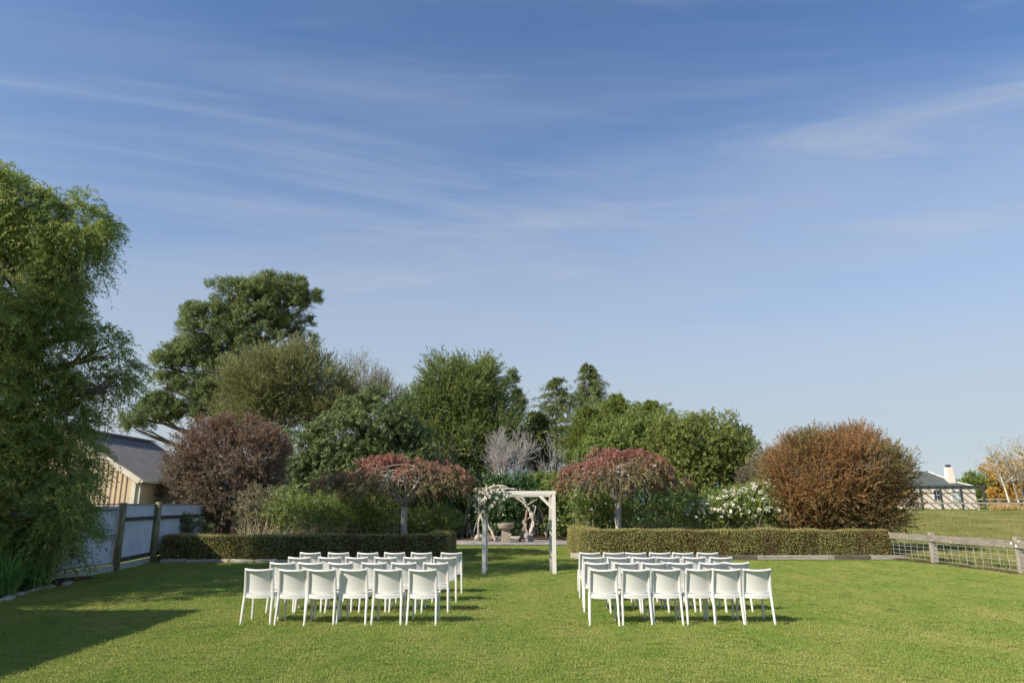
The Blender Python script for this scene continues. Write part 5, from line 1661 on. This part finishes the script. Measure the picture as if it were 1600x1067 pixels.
def dbranch(pxs, r0, r1, Y, m='drift', seed=0, par=None):
    rr_ = np.random.default_rng(seed)
    pts = []
    ps = [at(x_, y_, Y + (dz_ if dz_ else 0)) for (x_, y_, dz_) in [(q + (0,))[:3] for q in pxs]]
    for a_, c_ in zip(ps[:-1], ps[1:]):
        for t_ in (0, 0.33, 0.66): pts.append(a_ + (c_ - a_) * t_ + rr_.normal(size=3) * 0.02)
    pts.append(ps[-1])
    pts[0][2] = max(pts[0][2], 0.0)
    b_ = MB()
    rad_ = [float(v) * (1 + rr_.normal() * 0.1) for v in np.linspace(r0, r1, len(pts))]
    b_.tube(pts, rad_, 7)
    return b_.build("branch", M[m], par or dw, smooth=True)


brs = [([(775, 846), (768, 830), (758, 814), (751, 795)], .075, .05, 'drift'), ([(764, 846), (760, 830), (752, 808), (748, 785)], .07, .04, 'drift'),
       ([(747, 846, .4), (748, 815), (752, 795), (750, 772)], .05, .035, 'drift'), ([(751, 795), (748, 775), (743, 762)], .06, .045, 'drift'),
       ([(770, 843), (762, 834), (756, 826)], .08, .05, 'driftbrown'),
       ([(748, 775), (762, 763), (775, 759), (786, 758)], .05, .06, 'drift'), ([(770, 768), (776, 758)], .035, .025, 'drift'), ([(780, 762), (790, 764), (807, 764)], .055, .03, 'drift'),
       ([(786, 758), (797, 763), (806, 765)], .045, .025, 'drift'),
       ([(800, 771), (812, 780), (822, 790), (829, 800)], .045, .06, 'drift'), ([(808, 772), (818, 780), (824, 788)], .07, .06, 'drift'), ([(824, 790), (832, 784), (840, 779)], .03, .018, 'drift'),
       ([(829, 800), (833, 812), (830, 826), (831, 845)], .06, .075, 'drift'), ([(826, 793), (832, 803), (834, 818), (828, 832), (824, 845)], .045, .07, 'drift'),
       ([(824, 797), (821, 815), (817, 832), (812, 846)], .055, .065, 'driftbrown'), ([(829, 806), (824, 811), (819, 822)], .03, .02, 'drift'), ([(832, 812), (838, 792), (833, 790)], .03, .02, 'drift'),
       ([(818, 813), (821, 818), (826, 838)], .10, .05, 'drift')]
for i, (pp, r0, r1, mm_) in enumerate(brs):
    dbranch(pp, r0, r1, 34.6, mm_, 400 + i)
rs = thing("driftwood_root", "knotted grey root stump at the right foot of the driftwood arch", "stump", at(826, 846, 34.3) * np.array((1, 1, 0)))
rg = np.random.default_rng(420)
c0 = at(825, 840, 34.3); c0[2] = 0.18
for k in range(9):
    a_ = rg.uniform(0, 6.28)
    e_ = c0 + np.array((math.cos(a_) * 0.28, math.sin(a_) * 0.22, rg.uniform(-0.16, 0.28)))
    b = MB(); b.tube(bez(c0, (c0 + e_) / 2 + rg.normal(size=3) * 0.06, e_, 5), [0.11, 0.10, 0.08, 0.06, 0.03], 7); b.build("root", M['driftgrey'], rs, smooth=True)
for i, (x0, x1, rad_, lab) in enumerate(((742, 762, 0.13, "thick bleached log end left of the bird bath"), (765, 816, 0.10, "long pale log lying behind the bird bath"))):
    p0 = at(x0, 842, 35.2); p1 = at(x1, 842, 35.4)
    p0[2] = p1[2] = rad_ + 0.06
    root = thing("driftwood_log", lab, "log", ((p0 + p1) / 2) * np.array((1, 1, 0)))
    rr_ = np.random.default_rng(430 + i)
    b = MB(); b.tube([p0 + (p1 - p0) * t_ + rr_.normal(size=3) * 0.012 for t_ in np.linspace(0, 1, 7)], [rad_ * (1 + rr_.normal() * 0.07) for _ in range(7)], 10)
    b.build("log_body", M['drift'], root, smooth=True)
    b = MB(); pm = p0 + (p1 - p0) * 0.6; b.tube([pm, pm + np.array((0.1, -0.05, 0.2))], [0.045, 0.03], 7); b.build("branch_stub", M['drift'], root, smooth=True)


# ================================================================== CHAIRS
def back_y(z):
    """rearward curve of the chair back: nearly upright at the seat, leaning back at the top"""
    t_ = np.clip((z - 0.44) / 0.38, 0, 1)
    return -0.205 - 0.38 * (0.06 * t_ + 0.17 * t_ ** 2)


def sweep(pts, wx, wy):
    """rounded rectangular bar along pts (list of xyz), section wx by wy in the x / y axes"""
    sec = [(-1, -.55), (-.55, -1), (.55, -1), (1, -.55), (1, .55), (.55, 1), (-.55, 1), (-1, .55)]
    vs = []
    for i, p in enumerate(pts):
        wxx = wx[i] if hasattr(wx, "__len__") else wx
        wyy = wy[i] if hasattr(wy, "__len__") else wy
        vs += [(p[0] + u * wxx / 2, p[1] + v * wyy / 2, p[2]) for u, v in sec]
    n = 8
    fs = [(i * n + k, i * n + (k + 1) % n, (i + 1) * n + (k + 1) % n, (i + 1) * n + k) for i in range(len(pts) - 1) for k in range(n)]
    fs += [tuple(reversed(range(n))), tuple((len(pts) - 1) * n + k for k in range(n))]
    return vs, fs


def chair_meshes():
    ms = {}
    for s_, nm in ((-1, 'rl'), (1, 'rr')):
        b_ = MB(); b_.add(*sweep([(s_ * 0.222, -0.275, 0), (s_ * 0.216, -0.25, 0.20), (s_ * 0.212, -0.208, 0.425)], [0.028, 0.033, 0.038], [0.028, 0.034, 0.042])); ms[nm] = b_
    for s_, nm in ((-1, 'fl'), (1, 'fr')):
        b_ = MB(); b_.add(*sweep([(s_ * 0.207, 0.235, 0), (s_ * 0.204, 0.225, 0.2), (s_ * 0.20, 0.21, 0.425)], [0.027, 0.032, 0.037], [0.027, 0.032, 0.037])); ms[nm] = b_
    # frame: two stiles and the top rail, one moulding
    f_ = MB()
    zs = np.linspace(0.426, 0.819, 8)
    for s_ in (-1, 1):
        f_.add(*sweep([(s_ * (0.212 - 0.010 * (z - 0.42) / 0.4), back_y(z) - 0.004, z) for z in zs], [0.036] * 7 + [0.030], [0.046] * 6 + [0.040, 0.034]))
    bow = lambda x: -0.040 * (1 - (x / 0.2) ** 2)
    vs = []; xs_ = np.linspace(-0.212, 0.212, 17)
    for x_ in xs_:
        yb = back_y(0.81) + bow(np.clip(x_, -0.2, 0.2)) - 0.006
        for (dy_, dz_) in ((-0.024, -0.008), (-0.016, 0.010), (0.010, 0.012), (0.017, -0.004), (0.010, -0.014), (-0.020, -0.014)):
            vs.append((x_, yb + dy_, 0.818 - 0.017 * (1 - (x_ / 0.212) ** 2) + dz_))
    fs = [(i * 6 + k, i * 6 + (k + 1) % 6, (i + 1) * 6 + (k + 1) % 6, (i + 1) * 6 + k) for i in range(16) for k in range(6)]
    fs += [tuple(range(6)), tuple(reversed(range(16 * 6, 17 * 6)))]
    f_.add(vs, fs)
    ms['frame'] = f_
    # backrest panel
    p_ = MB()
    X = np.linspace(-0.194, 0.194, 17); Z = np.linspace(0.472, 0.80, 12)
    vs = []
    for side in (0, 1):
        for z in Z:
            for x_ in X:
                vs.append((x_, back_y(z) + 0.85 * bow(x_) + 0.010 + side * 0.012, z - 0.020 * (1 - (x_ / 0.2) ** 2)))
    nx_, nz_ = 17, 12; o2 = nx_ * nz_
    fs = []
    for j in range(nz_ - 1):
        for i in range(nx_ - 1):
            a_ = j * nx_ + i
            fs.append((a_, a_ + 1, a_ + nx_ + 1, a_ + nx_)); fs.append((o2 + a_ + nx_, o2 + a_ + nx_ + 1, o2 + a_ + 1, o2 + a_))
    for i in range(nx_ - 1):
        fs.append((i + 1, i, o2 + i, o2 + i + 1)); k = (nz_ - 1) * nx_ + i; fs.append((k, k + 1, o2 + k + 1, o2 + k))
    for j in range(nz_ - 1):
        a_ = j * nx_; fs.append((a_, a_ + nx_, o2 + a_ + nx_, o2 + a_)); a_ = j * nx_ + nx_ - 1; fs.append((a_ + nx_, a_, o2 + a_, o2 + a_ + nx_))
    p_.add(vs, fs)
    ms['back'] = p_
    # rear cross rail under the seat
    c_ = MB(); vs = []
    for x_ in np.linspace(-0.196, 0.196, 13):
        yb = -0.208 + 0.75 * bow(x_)
        for (dy_, z) in ((-0.014, 0.392 - 0.012 * (1 - (x_ / .2) ** 2)), (-0.015, 0.445), (0.012, 0.449), (0.012, 0.392)):
            vs.append((x_, yb + dy_, z))
    fs = [(i * 4 + k, i * 4 + (k + 1) % 4, (i + 1) * 4 + (k + 1) % 4, (i + 1) * 4 + k) for i in range(12) for k in range(4)]
    fs += [(0, 1, 2, 3), (51, 50, 49, 48)]
    c_.add(vs, fs); ms['rail'] = c_
    # seat: dished slab with rounded corners
    s_ = MB(); vs = []
    X = np.linspace(-1, 1, 13); Yv = np.linspace(-1, 1, 13)
    for side in (0, 1):
        for v in Yv:
            for u in X:
                x_ = 0.215 * u * math.sqrt(1 - 0.10 * v * v); y_ = 0.012 + 0.215 * v * math.sqrt(1 - 0.12 * u * u)
                z = 0.452 - 0.016 * (1 - u * u) * (1 - v * v) - (0.012 if v > 0.9 else 0)
                vs.append((x_, y_, z - 0.018 * side))
    o2 = 169
    fs = []
    for j in range(12):
        for i in range(12):
            a_ = j * 13 + i
            fs.append((a_, a_ + 1, a_ + 14, a_ + 13)); fs.append((o2 + a_ + 13, o2 + a_ + 14, o2 + a_ + 1, o2 + a_))
    for i in range(12):
        fs.append((i + 1, i, o2 + i, o2 + i + 1)); k = 12 * 13 + i; fs.append((k, k + 1, o2 + k + 1, o2 + k))
        a_ = i * 13; fs.append((a_, a_ + 13, o2 + a_ + 13, o2 + a_)); a_ = i * 13 + 12; fs.append((a_ + 13, a_, o2 + a_, o2 + a_ + 13))
    s_.add(vs, fs); ms['seat'] = s_
    # side rails under the seat
    for q, nm in ((-1, 'sl'), (1, 'sr')):
        b_ = MB(); b_.box(q * 0.205 - 0.013, q * 0.205 + 0.013, -0.187, 0.19, 0.395, 0.432); ms[nm] = b_
    return ms


cm_ = chair_meshes()
proto = thing("garden_chair", "x", "chair")
for key, nm in (('frame', 'back_frame'), ('back', 'backrest'), ('rail', 'rear_rail'), ('seat', 'seat'), ('sl', 'side_rail'), ('sr', 'side_rail'), ('rl', 'leg'), ('rr', 'leg'), ('fl', 'leg'), ('fr', 'leg')):
    o = cm_[key].build(nm, M['white'], proto, smooth=True, bev=0.004 if key in ('sl', 'sr') else 0)
    o.data.update()
    bm = bmesh.new(); bm.from_mesh(o.data); bmesh.ops.recalc_face_normals(bm, faces=bm.faces)
    for e in bm.edges:
        if len(e.link_faces) == 2 and e.calc_face_angle(0) > 0.75: e.smooth = False
    bm.to_mesh(o.data); bm.free()

rows = {  # back centres in the photograph, nearest row first, with the row's top edge
    'L': [[404, 457, 503, 554, 606, 661], [440, 486, 533, 583, 630, 680], [468, 514, 558, 603, 647, 694], [485, 528, 574, 617, 659, 704]],
    'R': [[944, 993, 1042, 1091, 1135, 1183], [933, 977.5, 1022, 1064, 1110, 1152], [927, 967, 1007, 1044, 1086, 1126], [922, 958, 995, 1032, 1068.5, 1107]]}
rowY = [11.1, 12.3, 13.55, 14.75]
rown = ["row nearest the camera", "second row from the camera", "third row from the camera", "row nearest the arbour"]
ordn = ["first", "second", "third", "fourth", "fifth", "sixth"]
kids = list(proto.children)
rr = random.Random(9)
first = True
for side in 'LR':
    for ri, row in enumerate(rows[side]):
        for ci, px_ in enumerate(row):
            o = proto if first else proto.copy()
            if not first:
                COL.objects.link(o)
                for kd in kids:
                    c_ = kd.copy(); COL.objects.link(c_); c_.parent = o
            first = False
            Yc = rowY[ri] + (0.05 if side == 'L' and ri == 0 and ci == 0 else 0) + rr.uniform(-0.03, 0.03)
            if side == 'R' and ri == 0: Yc += 0.02 * (2.5 - abs(ci - 2.5))
            x_ = at(px_, 880, Yc - 0.05)[0]
            o.location = (x_, Yc + 0.25, 0.004)
            o.rotation_euler = (0, 0, R(rr.uniform(-3.5, 3.5) + (4 if side == 'L' and ci == 0 and ri < 2 else 0)))
            k_ = 5 - ci if side == 'L' else ci
            o["label"] = "white plastic chair, %s from the aisle in the %s block's %s" % (ordn[k_], "left" if side == 'L' else "right", rown[ri])
            o["category"] = "chair"
            o["group"] = "white chairs set out in rows on the lawn"
